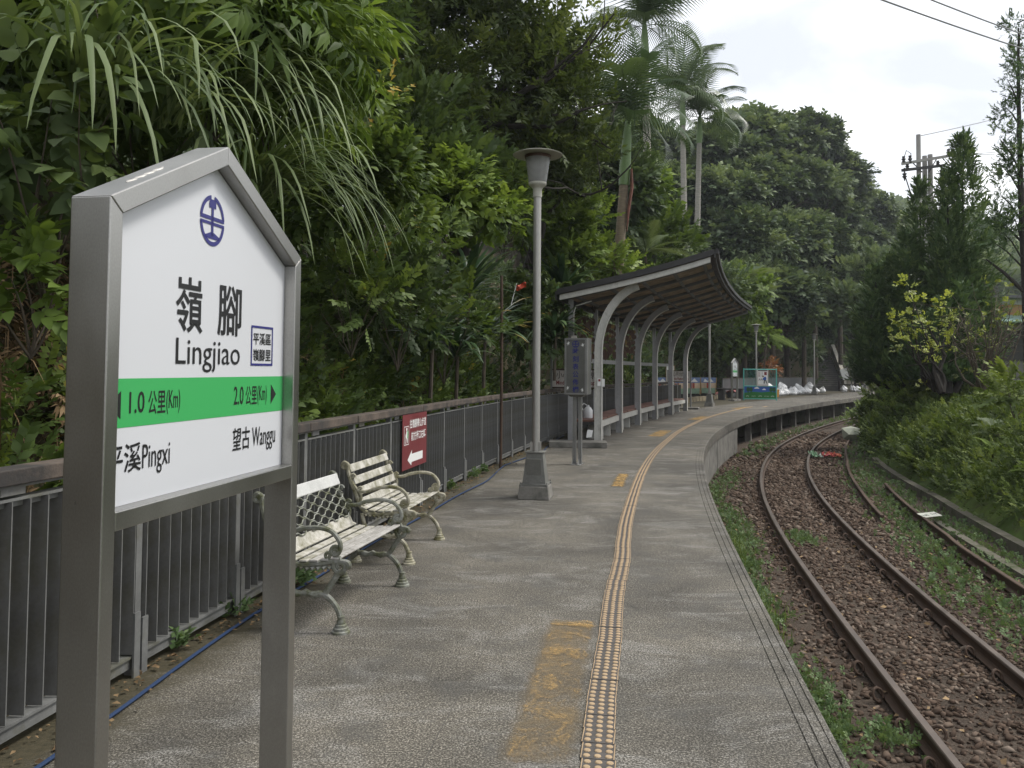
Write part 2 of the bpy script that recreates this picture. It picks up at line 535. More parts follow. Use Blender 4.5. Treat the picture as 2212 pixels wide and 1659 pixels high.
def leaf_q(w=.28, droop=.1):
    return np.array([(0, 0, 0), (-w, .45, .04), (w, .45, .04), (0, 1, -droop)], float), np.array([(0, 2, 1), (1, 2, 3)]), np.array([-.05, 0, 0, .05])

def needle_t(w=.1):
    v = np.array([(-w, 0, 0), (w, 0, 0), (0, 1, 0)], float)
    return v, np.array([(0, 1, 2)]), np.array([-.08, -.08, .1])

def sprig_t(rng, leaf, n=8, spread=52, ls=.5, zj=.25, droop=0.0, stem=True):
    """a twig along +y that carries n leaves"""
    L = Leaves()
    y = np.linspace(.12, 1, n)
    side = np.where(np.arange(n) % 2 == 0, 1, -1)
    ang = np.radians(spread) * (1 - .55 * y) + rng.normal(0, .22, n)
    d = np.stack([np.sin(ang) * side, np.cos(ang), rng.normal(0, zj, n) - droop * (.4 + y)], -1)
    up = np.stack([rng.normal(0, .3, n), rng.normal(0, .2, n), np.ones(n)], -1)
    L.inst(leaf, frames(d, up, ls * rng.uniform(.75, 1.2, n)), np.stack([0 * y, y, -droop * .3 * y * y], -1), rng.normal(0, .05, n))
    if stem:
        v = np.array([(-.012, 0, 0), (.012, 0, 0), (0, 1, -droop * .3)]); L.add(v, np.array([(0, 1, 2)]), np.array([-.2, -.2, -.1]))
    return np.concatenate(L.V), np.concatenate(L.T), np.concatenate(L.C)

def crown(L, rng, clusters, per, sprigs, size, center=None, up=.35, tint=(.42, .16), shell=(.5, 1.0), hang=0.0, flatz=.8):
    """clusters: rows of x, y, z, r;  per: sprigs for a cluster of r = 1"""
    clusters = np.asarray(clusters, float)
    c0 = clusters[:, :3].mean(0) if center is None else np.asarray(center)
    zlo, zhi = clusters[:, 2].min(), clusters[:, 2].max() + .01
    for cx, cy, cz, r in clusters:
        n = max(4, int(per * r * r))
        d = unit(rng.normal(0, 1, (n, 3)) + np.array([0, 0, .25]))
        rr = r * rng.uniform(shell[0], shell[1], n) ** .8
        p = np.array([cx, cy, cz]) + d * rr[:, None] * np.array([1, 1, flatz])
        out = unit(p - c0)
        dr = unit(d * .8 + out * .4 + np.array([0, 0, up - hang]) + rng.normal(0, .35, (n, 3)))
        upv = np.array([0, 0, 1.0]) + rng.normal(0, .35, (n, 3)) + out * .3
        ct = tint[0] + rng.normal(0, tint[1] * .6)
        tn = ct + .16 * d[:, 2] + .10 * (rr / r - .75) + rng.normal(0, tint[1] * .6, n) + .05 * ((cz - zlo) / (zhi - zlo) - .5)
        which = rng.integers(0, len(sprigs), n)
        for q, sp in enumerate(sprigs):
            w = which == q
            if w.any():
                L.inst(sp, frames(dr[w], upv[w], size * rng.uniform(.7, 1.25, w.sum())), p[w], tn[w])

def blob_clusters(rng, n, rad, r=(.25, .5), low=-.6, power=.5):
    """cluster centres through an ellipsoid of radii rad"""
    d = unit(rng.normal(0, 1, (n, 3)))
    d[:, 2] = np.where(d[:, 2] < low, -d[:, 2], d[:, 2])
    q = rng.uniform(.15, 1, n) ** power
    m_ = min(rad)
    return np.concatenate([d * q[:, None] * np.asarray(rad) * .8, (rng.uniform(*r, n) * m_)[:, None]], 1)

_BJ = np.random.default_rng(99)
def blade(L, base, d, length, width, arch, tint, seg=6, rng=None, twist=0.0, keel=.25):
    """one strap or grass blade that rises along d and bends over"""
    base = np.asarray(base, float); d = unit(np.asarray(d, float))
    h = unit(np.array([d[0], d[1], 0]) + 1e-6)
    side = np.array([-h[1], h[0], 0.0])
    p = base.copy(); dirv = d.copy(); V = []; st = length / seg
    for i in range(seg + 1):
        u = i / seg
        w = width * (np.sin(np.pi * min(1, .12 + u * .88)) ** .6) if i < seg else width * .03
        nrm = np.cross(side, dirv)
        V += [p - side * w + nrm * w * keel, p, p + side * w + nrm * w * keel]
        dirv = unit(dirv + np.array([0, 0, -arch * st * (.35 + u * 1.5)]) + h * arch * st * .25 + _BJ.normal(0, .05, 3))
        p = p + dirv * st
    T = []
    for i in range(seg):
        a = i * 3
        for j in (0, 1):
            T += [(a + j, a + j + 1, a + j + 4), (a + j, a + j + 4, a + j + 3)]
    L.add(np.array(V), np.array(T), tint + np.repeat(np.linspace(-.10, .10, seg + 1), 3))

def frond_t(n=22, length=1.0, lw=.28, droop=.35, leaflet=.055, arch=.9, hang=.3, vee=.25, taper0=.35):
    """a feather frond along +y, arching down"""
    V = []; T = []; C = []
    y = np.linspace(0, 1, 13)
    cy = np.concatenate([[0], np.cumsum(np.cos(arch * y[:-1] * 1.3) / 12)]) * length
    cz = np.concatenate([[0], np.cumsum(-np.sin(arch * y[:-1] * 1.3 - .25) / 12)]) * length
    w = .012 * length
    for i in range(13):
        V += [(-w * (1.2 - y[i]), cy[i], cz[i]), (w * (1.2 - y[i]), cy[i], cz[i])]; C += [.08, .08]
    for i in range(12):
        a = 2 * i; T += [(a, a + 1, a + 3), (a, a + 3, a + 2)]
    for k_ in range(n):
        u = .10 + .9 * (k_ + .5) / n
        by = np.interp(u, y, cy); bz = np.interp(u, y, cz)
        l = lw * length * min(1, taper0 + u * 2.2) * (1.03 - u ** 3)
        for sgn in (-1, 1):
            a = len(V)
            fwd = .35 + .5 * u
            wd = leaflet * length * .5
            mx_, my_ = sgn * l * .55, by + fwd * l * .5
            V += [(0, by - wd, bz), (0, by + wd, bz), (mx_, my_ - wd * .8, bz + l * vee * .4), (mx_, my_ + wd * .8, bz + l * vee * .4), (sgn * l, by + fwd * l, bz + l * vee * .4 - l * hang)]
            T += [(a, a + 2, a + 1), (a + 1, a + 2, a + 3), (a + 2, a + 4, a + 3)]
            C += [-.06, -.06, 0, 0, .06]
    return np.array(V, float), np.array(T), np.array(C)

def limb(mb, rng, p, d, length, r, depth, ends, kink=.25, up=.1):
    """a tapered limb that forks; the tips are collected in ends"""
    path = [Vector(p)]; d = Vector(d).normalized(); rs = [r]
    seg = 5
    for i in range(seg):
        d = (d + Vector(rng.normal(0, kink, 3)) * .5 + Vector((0, 0, up))).normalized()
        path.append(path[-1] + d * (length / seg)); rs.append(r * (1 - .55 * (i + 1) / seg))
    mb.tube(path, rs, 7 if r > .04 else 5, cap=False)
    if depth == 0:
        ends.append(path[-1]); return
    for q in range(3 if depth > 1 else 2):
        k_ = [2, 4, 5][q % 3]
        nd = (d + Vector(rng.normal(0, .65, 3)) + Vector((0, 0, .15))).normalized()
        limb(mb, rng, path[k_], nd, length * rng.uniform(.55, .8), rs[k_] * .7, depth - 1, ends, kink, up)

# ------------------------------------------------------------------ the setting: ground, platform, track bed, slopes
def ground_mat(name, a, b, c, s1=1.2, s2=14, rough=.95):
    m, t, bs, o = _nodes(name)
    v = coords(t)
    n1_ = noise(t, s1, 6, .62, v); n2_ = noise(t, s2, 5, .7, v)
    cc = ramp(t, n1_, [(.35, a), (.62, b)])
    cc = mixc(t, ramp(t, n2_, [(.45, 0.0), (.7, 1.0)]), cc, c)
    t.links.new(cc, bs.inputs['Base Color']); bs.inputs['Roughness'].default_value = rough
    bs.inputs['Specular IOR Level'].default_value = .15
    bump(t, bs, n2_, .8, .04)
    return m
M['soil'] = ground_mat('leafy_soil', (.028, .022, .014), (.060, .044, .026), (.035, .045, .018))
M['bed'] = ground_mat('track_bed_dirt', (.042, .032, .025), (.080, .062, .048), (.120, .096, .076), 1.5, 40)
M['field'] = ground_mat('rough_grass', (.05, .09, .02), (.09, .13, .03), (.06, .06, .03), .5, 6)

def grid(name, ss, ds, zf, m_, kind='structure'):
    ss = np.asarray(ss, float); ds = np.asarray(ds, float)
    V = np.concatenate([pts(np.full(len(ds), s), ds, zf(np.full(len(ds), s), ds)) for s in ss])
    n = len(ds); T = []
    for i in range(len(ss) - 1):
        a = i * n + np.arange(n - 1)
        T.append(np.stack([a, a + 1, a + n + 1], 1)); T.append(np.stack([a, a + n + 1, a + n], 1))
    o = link(name, np_mesh(name, V, np.concatenate(T)[:, ::-1], m_, smooth=True))
    tag(o, kind=kind)
    return o

def wob(s, d):
    return .5 * np.sin(s * .9 + d * .6) + .35 * np.sin(s * 1.9 - d * 1.3 + 1.2) + .25 * np.sin(s * 3.7 + d * 2.9 + .4)

HX = [0, .5, 1.4, 3, 6, 12, 25, 60, 110]; HZ = [-.1, .55, 1.7, 3.1, 5.0, 8.0, 10.5, 10.0, 8.0]
def hill_toe(s):
    return np.interp(s, [-14, 13, 16, 30, 34, 60, 75, 230], [3.85, 3.9, 4.2, 4.3, 8.6, 8.2, 7.0, 6.0])
def hill_z(s, d):
    x = d - hill_toe(s)
    g = np.interp(s, [0, 33, 50, 65, 80, 110, 150, 230], [1, 1, 1.3, 1.7, 2.1, 2.2, 2.0, 1.8])
    return np.interp(x, HX, HZ) * g + wob(s, d) * np.clip(x, 0, 2) * .16
def bank_toe(s):
    return np.interp(s, [-14, 8, 16, 24, 33, 60, 230], [4.85, 4.75, 4.75, 4.3, 3.35, 3.2, 3.2])
def bank_z(s, d):
    x = -d - bank_toe(s)
    return np.interp(x, [-2, -.13, 0, .5, 1.6, 3.2, 8, 20, 45], [-1.4, -1.25, -.92, -.45, .25, .65, .95, 1.2, 1.6]) + wob(s, d) * np.clip(x, 0, 1.5) * .06

gp = MB().box((0, 300, -1.7), (2400, 2400, .6)).build('ground', M['soil'])
tag(gp, kind='structure')
grid('hillside', np.concatenate([np.arange(-14, 40, .7), np.arange(40, 228, 2.5)]), [3.8, 4.0, 4.3, 4.7, 5.2, 5.8, 6.6, 7.6, 8.6, 9.2, 10, 11, 12.5, 15, 18, 22, 28, 36, 50, 75, 110], hill_z, M['soil'])
grid('embankment', np.concatenate([np.arange(-14, 60, .8), np.arange(60, 100, 3)]), [-3.0, -3.3, -3.8, -4.3, -4.7, -5.0, -5.3, -5.7, -6.2, -7, -8, -10, -13, -18, -26, -40], bank_z, M['field'])

# platform: a concrete sheet with three grooves along its edge
def platform_mat():
    m, t, b, o = _nodes('platform_concrete')
    v = coords(t)
    at_ = t.nodes.new('ShaderNodeAttribute'); at_.attribute_name = 'across'
    fine = noise(t, 100, 3, .9, v)
    mid = noise(t, 34, 5, .75, v)
    big = noise(t, .55, 6, .62, v, .6)
    streak = noise(t, 1.6, 8, .78, coords(t, (.8, 1.5, 1)), .8)
    blot = noise(t, 2.2, 6, .7, v)
    c = ramp(t, fine, [(.38, (.044, .040, .034)), (.52, (.132, .123, .106)), (.63, (.53, .50, .445))])
    c = mixc(t, .75, c, ramp(t, mid, [(.30, .42), (.70, 1.35)]), 'MULTIPLY')
    c = mixc(t, .95, c, ramp(t, big, [(.36, (.40, .395, .38)), (.62, (.90, .875, .82))]), 'MULTIPLY')
    dark = ramp(t, blot, [(.50, 0.0), (.66, .62)])
    c = mixc(t, dark, c, (.072, .070, .064))
    wh = t.nodes.new('ShaderNodeMath'); wh.operation = 'MULTIPLY'
    t.links.new(ramp(t, streak, [(.50, 0.0), (.66, 1.0)]), wh.inputs[0]); t.links.new(ramp(t, fine, [(.46, 0.0), (.60, .9)]), wh.inputs[1])
    c = mixc(t, wh.outputs[0], c, (.40, .388, .36))
    # moss and soil that gathers along the fence
    ms = t.nodes.new('ShaderNodeMath'); ms.operation = 'MULTIPLY_ADD'; ms.inputs[1].default_value = .9
    t.links.new(blot, ms.inputs[0]); t.links.new(at_.outputs['Fac'], ms.inputs[2])
    mr = t.nodes.new('ShaderNodeMapRange'); mr.inputs[1].default_value = 3.42; mr.inputs[2].default_value = 3.78
    t.links.new(ms.outputs[0], mr.inputs[0])
    c = mixc(t, mr.outputs[0], c, ramp(t, mid, [(.3, (.030, .028, .016)), (.7, (.075, .062, .036))]))
    t.links.new(c, b.inputs['Base Color'])
    b.inputs['Roughness'].default_value = .82; b.inputs['Specular IOR Level'].default_value = .3
    bump(t, b, fine, .35, .006)
    return m
M['platform'] = platform_mat()

def slab_prof(s):
    dl = float(np.interp(s, [-14, 29.5, 34, 230], [3.86, 4.1, 8.9, 8.4]))
    g = [(dl, 0.0), (3.0, 0.0), (2.0, 0.0), (1.0, 0.0)]
    for c in (.139, .087, .038):
        g += [(c + .005, 0), (c + .0025, -.006), (c - .0025, -.006), (c - .005, 0)]
    return g + [(.012, 0), (0, -.014), (0.0, -.25), (dl, -.25)]
ss = list(np.arange(-13, 40, .3)) + list(np.arange(40, 96, 1.0))
pm = MB(); n_prof = len(slab_prof(0))
pm.sweep(slab_prof, ss)
plat = pm.build('platform', M['platform'])
a_ = plat.data.attributes.new('across', 'FLOAT', 'POINT')
a_.data.foreach_set('value', np.array([d for s in ss for d, z in slab_prof(s)], np.float32))
tag(plat, kind='structure')
w_ = MB().sweep([(.028, -.25), (.035, -1.3), (.5, -1.3), (.5, -.25)], np.arange(-13, 25.1, .3)).build('platform_wall', M['concrete'], plat)
w2 = MB().sweep([(1.7, -.25), (1.7, -1.3), (1.9, -1.3), (1.9, -.25)], np.arange(25, 95, 1.0)).build('footing', M['concrete_moss'], plat)
cm = MB().box((0, 0, -.72), (.22, .22, .95)).mesh('column', M['concrete'])
for i, s in enumerate(np.arange(26.6, 90, 3.3)):
    link('column', cm, plat, pt(s, .42), -phi(s))
# ragged shutter-board seams of the wall: thin proud ribs
rib = MB().box((0, 0, -.75), (.02, .05, .95)).mesh('wall_rib', M['concrete'])
for s in np.arange(-3, 25, 5.7):
    link('wall_rib', rib, plat, pt(s, .03), -phi(s))

# joints across the platform and old paint
jm = mat('joint_filler', (.085, .080, .072), .95, 0, .3, 9)
for s in (2.9, 7.3, 11.8, 16.4, 21.0, 25.6):
    j = MB(); w = .0028
    j.add([pt(s + .02 * math.sin(d * 3) + q, d, .003) for d in np.linspace(.16, 3.4, 14) for q in (-w, w)], [(2 * i, 2 * i + 1, 2 * i + 3, 2 * i + 2) for i in range(13)])
    j.build('joint', jm, plat)
j = MB(); ss_j = np.linspace(-2, 20, 60)
j.add([pt(s, 1.72 + .01 * math.sin(s * 1.3) + q, .0035) for s in ss_j for q in (-.002, .002)], [(2 * i, 2 * i + 1, 2 * i + 3, 2 * i + 2) for i in range(59)])
j.build('joint', jm, plat)
# hairline cracks
rc = np.random.default_rng(17)
for s0, d0, ang, n_c in ((4.6, 2.3, .4, 26), (9.0, 1.6, 2.2, 22), (2.0, .6, 1.2, 16), (6.0, .5, .2, 18), (13.5, 1.5, 1.0, 20)):
    P = []; s, d, a = s0, d0, ang
    for k_ in range(n_c):
        P.append((s, d)); a += rc.normal(0, .45); s += .06 * math.cos(a); d += .06 * math.sin(a)
    j = MB()
    j.add([pt(s_c, d_c + q * .0028 * (1 - abs(2 * i / n_c - 1) ** 3), .004) for i, (s_c, d_c) in enumerate(P) for q in (-1, 1)], [(2 * i, 2 * i + 1, 2 * i + 3, 2 * i + 2) for i in range(n_c - 1)])
    j.build('crack', jm, plat)
def paint_mat(name, colr, lo, hi, sc=9):
    m, t, b, o = _nodes(name)
    v = coords(t)
    n_ = noise(t, sc, 7, .78, v, .6); f_ = noise(t, 70, 4, .8, v)
    b.inputs['Roughness'].default_value = .85; b.inputs['Specular IOR Level'].default_value = .2
    t.links.new(ramp(t, f_, [(.3, tuple(q * .5 for q in colr)), (.7, colr)]), b.inputs['Base Color'])
    tr = t.nodes.new('ShaderNodeBsdfTransparent'); ms = t.nodes.new('ShaderNodeMixShader')
    ed = t.nodes.new('ShaderNodeAttribute'); ed.attribute_name = 'inside'
    add = t.nodes.new('ShaderNodeMath'); add.operation = 'MULTIPLY_ADD'; add.inputs[1].default_value = .55
    t.links.new(f_, add.inputs[0]); t.links.new(n_, add.inputs[2])
    sub_ = t.nodes.new('ShaderNodeMath'); sub_.operation = 'MULTIPLY_ADD'; sub_.inputs[1].default_value = .42
    t.links.new(ed.outputs['Fac'], sub_.inputs[0]); t.links.new(add.outputs[0], sub_.inputs[2])
    hf = t.nodes.new('ShaderNodeMath'); hf.operation = 'MULTIPLY'; hf.inputs[1].default_value = .5
    t.links.new(sub_.outputs[0], hf.inputs[0])
    t.links.new(ramp(t, hf.outputs[0], [(lo / 2, 0.0), (hi / 2, 1.0)]), ms.inputs[0])
    t.links.new(tr.outputs[0], ms.inputs[1]); t.links.new(b.outputs[0], ms.inputs[2])
    t.links.new(ms.outputs[0], o.inputs['Surface'])
    return m
M['old_yellow'] = paint_mat('worn_yellow_paint', (.50, .335, .145), 1.19, 1.45, 5)
M['yellow_film'] = paint_mat('thin_yellow_film', (.26, .20, .12), .95, 1.55, 3)
M['yellow2'] = paint_mat('yellow_paint', (.50, .32, .12), 1.05, 1.32, 6)
def patch(s0, s1, d0, d1, m_, z):
    ns, nd = 40, 10
    V = []; A = []
    for i in range(ns + 1):
        for j in range(nd + 1):
            V.append(pt(s0 + (s1 - s0) * i / ns, d0 + (d1 - d0) * j / nd, z))
            e_ = min(i / ns * (s1 - s0), (1 - i / ns) * (s1 - s0), j / nd * (d1 - d0), (1 - j / nd) * (d1 - d0))
            A.append(min(1.0, e_ / .07))
    b_ = MB().add(V, [(i * (nd + 1) + j, i * (nd + 1) + j + 1, (i + 1) * (nd + 1) + j + 1, (i + 1) * (nd + 1) + j) for i in range(ns) for j in range(nd)])
    o = b_.build('paint_patch', m_, plat)
    at2 = o.data.attributes.new('inside', 'FLOAT', 'POINT'); at2.data.foreach_set('value', np.array(A, np.float32))
    return o
patch(-.15, 1.86, 1.08, 1.46, M['yellow_film'], .003)
patch(-.15, 1.86, 1.08, 1.46, M['old_yellow'], .006)
patch(1.1, 1.90, 1.07, 1.47, M['old_yellow'], .008)
patch(8.0, 9.5, 1.12, 1.38, M['yellow2'], .004)
patch(8.0, 9.5, 1.12, 1.38, M['yellow_film'], .002)
patch(16.9, 19.1, 1.08, 1.55, M['yellow2'], .004)
patch(24.3, 26.6, 1.10, 1.60, M['yellow2'], .004)
patch(33.0, 35.5, 1.30, 1.85, M['yellow2'], .004)

# tactile strip: square dotted tiles, then ribbed tiles
tac_dark = mat('tactile_tile', (.080, .072, .066), .7, 0, .25, 12, 80, dirt=(.26, .18, .12), dirt_amt=.2, dirt_scale=9)
tac_lite = mat('tactile_worn', (.39, .285, .175), .8, 0, .12, 10, 80)
def tile_mesh(kind):
    b = MB(); W = .142
    b.box((0, 0, .002), (W, W, .012))
    for x in (-W / 2 + .003, W / 2 - .003):
        b.box((x, 0, .0085), (.004, W * .995, .003), mi=1)
    if kind == 0:
        for x in (-.046, 0, .046):
            for y in (-.047, 0, .047):
                b.lathe([(.0155, .007), (.0155, .0095), (.012, .0125), (.0, .013)], (x, y, 0), 10, 1)
    else:
        for x in (-.046, 0, .046):
            b.box((x, 0, .010), (.017, W * .97, .009), mi=1)
    return b.mesh('tactile_tile', [tac_dark, tac_lite])
tm0, tm1 = tile_mesh(0), tile_mesh(1)
rng = np.random.default_rng(5)
s = -1.0; i = 0
while s < 36:
    kind = tm0 if s < 10.7 else tm1
    d_ = 1.02 + .012 * math.sin(s * 1.1) + .006 * math.sin(s * 3.1) if s < 5 else float(np.interp(s, [5, 10, 16, 22, 36], [1.02, .97, .90, .98, 1.5]))
    step = .147 if s < 20 else .147
    o = link('tactile_tile', kind, plat, pt(s, d_ + rng.normal(0, .0015), rng.normal(0, .0008)), -phi(s) + rng.normal(0, .012))
    s += step; i += 1
    if i > 250:
        break
sm = MB(); sm.sweep([(1.07, 0.001), (1.07, .008), (.93, .008), (.93, .001)], np.arange(s, 37, .4))
st_ = sm.build('tactile_strip', tac_lite, plat); tag(st_, kind='stuff')

# ------------------------------------------------------------------ track
def bed_z(s, d):
    return -1.075 + wob(s * 3, d * 3) * .012
grid('track_bed', np.concatenate([np.arange(-13, 30, .3), np.arange(30, 100, 1.2)]), [.6, 0, -.4, -.8, -1.2, -1.6, -2, -2.4, -2.8, -3.2, -3.6, -4, -4.6, -5.2], bed_z, M['bed'])

RAILP = [(-.062, 0), (-.062, .010), (-.018, .022), (-.009, .034), (-.009, .095), (-.026, .106), (-.033, .114), (-.033, .132), (-.026, .140), (.026, .140), (.033, .132), (.033, .114), (.026, .106), (.009, .095), (.009, .034), (.018, .022), (.062, .010), (.062, 0)]
def rail_mesh(mb, ss, df, z0, worn=True):
    n = len(RAILP)
    for j, s in enumerate(ss):
        pass
    mb.sweep(lambda s: [(df(s) + a, z0 + b) for a, b in RAILP], ss)
    if worn:
        nf = (len(ss) - 1) * n
        k0 = len(mb.m) - nf - 2
        for j in range(len(ss) - 1):
            for k_ in (7, 8, 9, 10):
                mb.m[k0 + j * n + k_] = 1
    return mb
track = empty('railway_track', pt(6, -1.72, -1.05))
tag(track, 'curving railway track with two brown steel rails beside the platform', 'railway track')
rs_ = list(np.arange(-4, 40, .35)) + list(np.arange(40, 90, 1.2))
rails = []
for dd in (-1.165, -2.295):
    mb = rail_mesh(MB(), rs_, lambda s, q=dd: q, -1.045)
    rails.append(mb.build('rail', [M['rust'], M['rail_top']], track, smooth=False))
slm = MB().box((0, 0, -.1), (2.0, .22, .2)).mesh('sleeper', M['sleeper'])
s = 1.0
while s < 32:
    link('sleeper', slm, track, pt(s, -1.73 + .04 * math.sin(s * 9), -1.092 + .006 * math.sin(s * 5)), -phi(s), world=True)
    s += .62
cl = MB(); cl.tube([(.05 * math.cos(a), .02 * math.sin(a), .05 * math.sin(a)) for a in np.linspace(-.6, math.pi * 1.55, 12)], .012, 6)
clm = cl.mesh('rail_clip', M['rust'], True)
s = 1.15
while s < 15:
    for rl, dd in zip(rails, (-1.165, -2.295)):
        for sg in (-1, 1):
            c_ = link('rail_clip', clm, rl, pt(s + .04 * sg, dd + sg * .115, -1.002), -phi(s) + .5 * sg)
    s += .62

old = rail_mesh(MB(), list(np.arange(12.35, 46, .5)), lambda s: np.interp(s, [12, 16, 23, 34, 48], [-3.07, -3.22, -3.36, -3.05, -2.9]), -1.06, False).build('old_rail', M['rust'])
tag(old, 'rusty loose rail lying beside the track, its cut end in the ballast', 'rail', 'old rails left beside the track')
old2 = rail_mesh(MB(), list(np.arange(1, 17.2, .5)), lambda s: np.interp(s, [1, 7, 9.8, 10.4, 17], [-3.50, -3.53, -3.60, -3.66, -3.86]), -1.03, False).build('old_rail', M['rust'])
tag(old2, 'rusty rail along the drain kerb with a white card lying on it', 'rail', 'old rails left beside the track')
k1 = MB().sweep([(-3.93, -1.2), (-3.93, -.985), (-4.06, -.985), (-4.06, -1.2)], np.arange(0, 12.6, .4)).build('kerb', M['concrete_moss'])
tag(k1, kind='structure')
k2 = MB().sweep(lambda s: [(a + np.interp(s, [5, 15, 24], [0.0, -.05, .45]), b) for a, b in ((-4.45, -1.2), (-4.45, -.90), (-4.62, -.90), (-4.62, -1.2))], np.arange(0, 24, .4)).build('kerb', M['concrete_moss'])
tag(k2, kind='structure')

# ballast stones
rng = np.random.default_rng(11)
g_ = (1 + 5 ** .5) / 2
ICO_V = unit(np.array([(-1, g_, 0), (1, g_, 0), (-1, -g_, 0), (1, -g_, 0), (0, -1, g_), (0, 1, g_), (0, -1, -g_), (0, 1, -g_), (g_, 0, -1), (g_, 0, 1), (-g_, 0, -1), (-g_, 0, 1)], float))
ICO_T = np.array([(0, 11, 5), (0, 5, 1), (0, 1, 7), (0, 7, 10), (0, 10, 11), (1, 5, 9), (5, 11, 4), (11, 10, 2), (10, 7, 6), (7, 1, 8), (3, 9, 4), (3, 4, 2), (3, 2, 6), (3, 6, 8), (3, 8, 9), (4, 9, 5), (2, 4, 11), (6, 2, 10), (8, 6, 7), (9, 8, 1)])
OCT_V = np.array([(1, 0, 0), (-1, 0, 0), (0, 1, 0), (0, -1, 0), (0, 0, 1), (0, 0, -1)], float)
OCT_T = np.array([(0, 2, 4), (2, 1, 4), (1, 3, 4), (3, 0, 4), (2, 0, 5), (1, 2, 5), (3, 1, 5), (0, 3, 5)])
def stones(n, s0, s1, d0, d1, size, tint, dens=None, zoff=0.0, low=False):
    BV, BT = (OCT_V * 1.2, OCT_T) if low else (ICO_V, ICO_T)
    L = Leaves()
    s_ = rng.uniform(s0, s1, n); d_ = rng.uniform(d0, d1, n)
    if dens is not None:
        keep = rng.uniform(0, 1, n) < dens(s_, d_); s_, d_ = s_[keep], d_[keep]
    n = len(s_)
    p = pts(s_, d_, 0); sz = size * np.clip(np.exp(rng.normal(0, .36, n)), .4, 1.9)
    p[:, 2] = bed_z(s_, d_) + sz * .18 + zoff
    for q in range(8):
        tv = BV * (1 + rng.normal(0, .30, (len(BV), 1))) * np.array([1, rng.uniform(.55, .85), rng.uniform(.35, .6)])
        w = np.arange(q, n, 8)
        A = frames(rng.normal(0, 1, (len(w), 3)) * np.array([1, 1, .25]), np.array([0, 0, 1.0]) + rng.normal(0, .35, (len(w), 3)), sz[w])
        L.inst((tv, BT, np.zeros(len(BV))), A, p[w], tint + rng.normal(0, .24, len(w)) + .05 * np.sin(s_[w] * 1.3))
    return L
offrail = lambda s_, d_: np.where((abs(d_ + 1.165) < .075) | (abs(d_ + 2.295) < .075), 0.0, np.where(d_ > -.95, .55, 1.0))
L = stones(21500, -.6, 11, -4.0, -.05, .023, .44, offrail)
L2 = stones(11000, 11, 22, -3.6, -.05, .034, .44, offrail, low=True)
L3 = stones(3800, 22, 36, -3.2, -.05, .06, .44, offrail, low=True)
for x in (L2, L3):
    for V, T, C in zip(x.V, x.T, x.C):
        L.V.append(V); L.T.append(T + L.n - 0); L.C.append(C)
    L.n += x.n
ball = L.build('ballast_gravel', LEAF['stone'])
tag(ball, 'brown ballast stones between and beside the rails', 'gravel', kind='stuff')

# ------------------------------------------------------------------ station name sign (local x along the sign, y into it, z up)
def rail_emblem(mb, c, r, rx=None, mi=0, y=0.0, n=40):
    """ring split by a bar, with a rail section standing in it; drawn in local x, z"""
    cx, cz = c; rx = rx or r; w = .17
    def seg(a0, a1, k_=18):
        A = np.linspace(a0, a1, k_)
        o_ = [(cx + rx * math.cos(a), y, cz + r * math.sin(a)) for a in A]
        i_ = [(cx + rx * (1 - w) * math.cos(a), y, cz + r * (1 - w) * math.sin(a)) for a in A]
        vs = o_ + i_; fs = [(i, i + 1, k_ + i + 1, k_ + i) for i in range(k_ - 1)]
        mb.add(vs, fs, mi)
    seg(R(8), R(82)); seg(R(98), R(172)); seg(R(188), R(352), 30)
    q = lambda pts_: mb.add([(cx + rx * a, y, cz + r * b) for a, b in pts_], [tuple(range(len(pts_)))], mi)
    q([(-.98, .02), (.98, .02), (.98, .17), (-.98, .17)]); q([(-.98, -.17), (.98, -.17), (.98, -.02 - .03), (-.98, -.05)])
    q([(-.09, -.62), (.09, -.62), (.09, .5), (-.09, .5)])
    q([(-.28, .5), (.28, .5), (.28, .72), (.2, .84), (-.2, .84), (-.28, .72)])
    q([(-.58, -.72), (.58, -.72), (.58, -.6), (.12, -.46), (-.12, -.46), (-.58, -.6)])

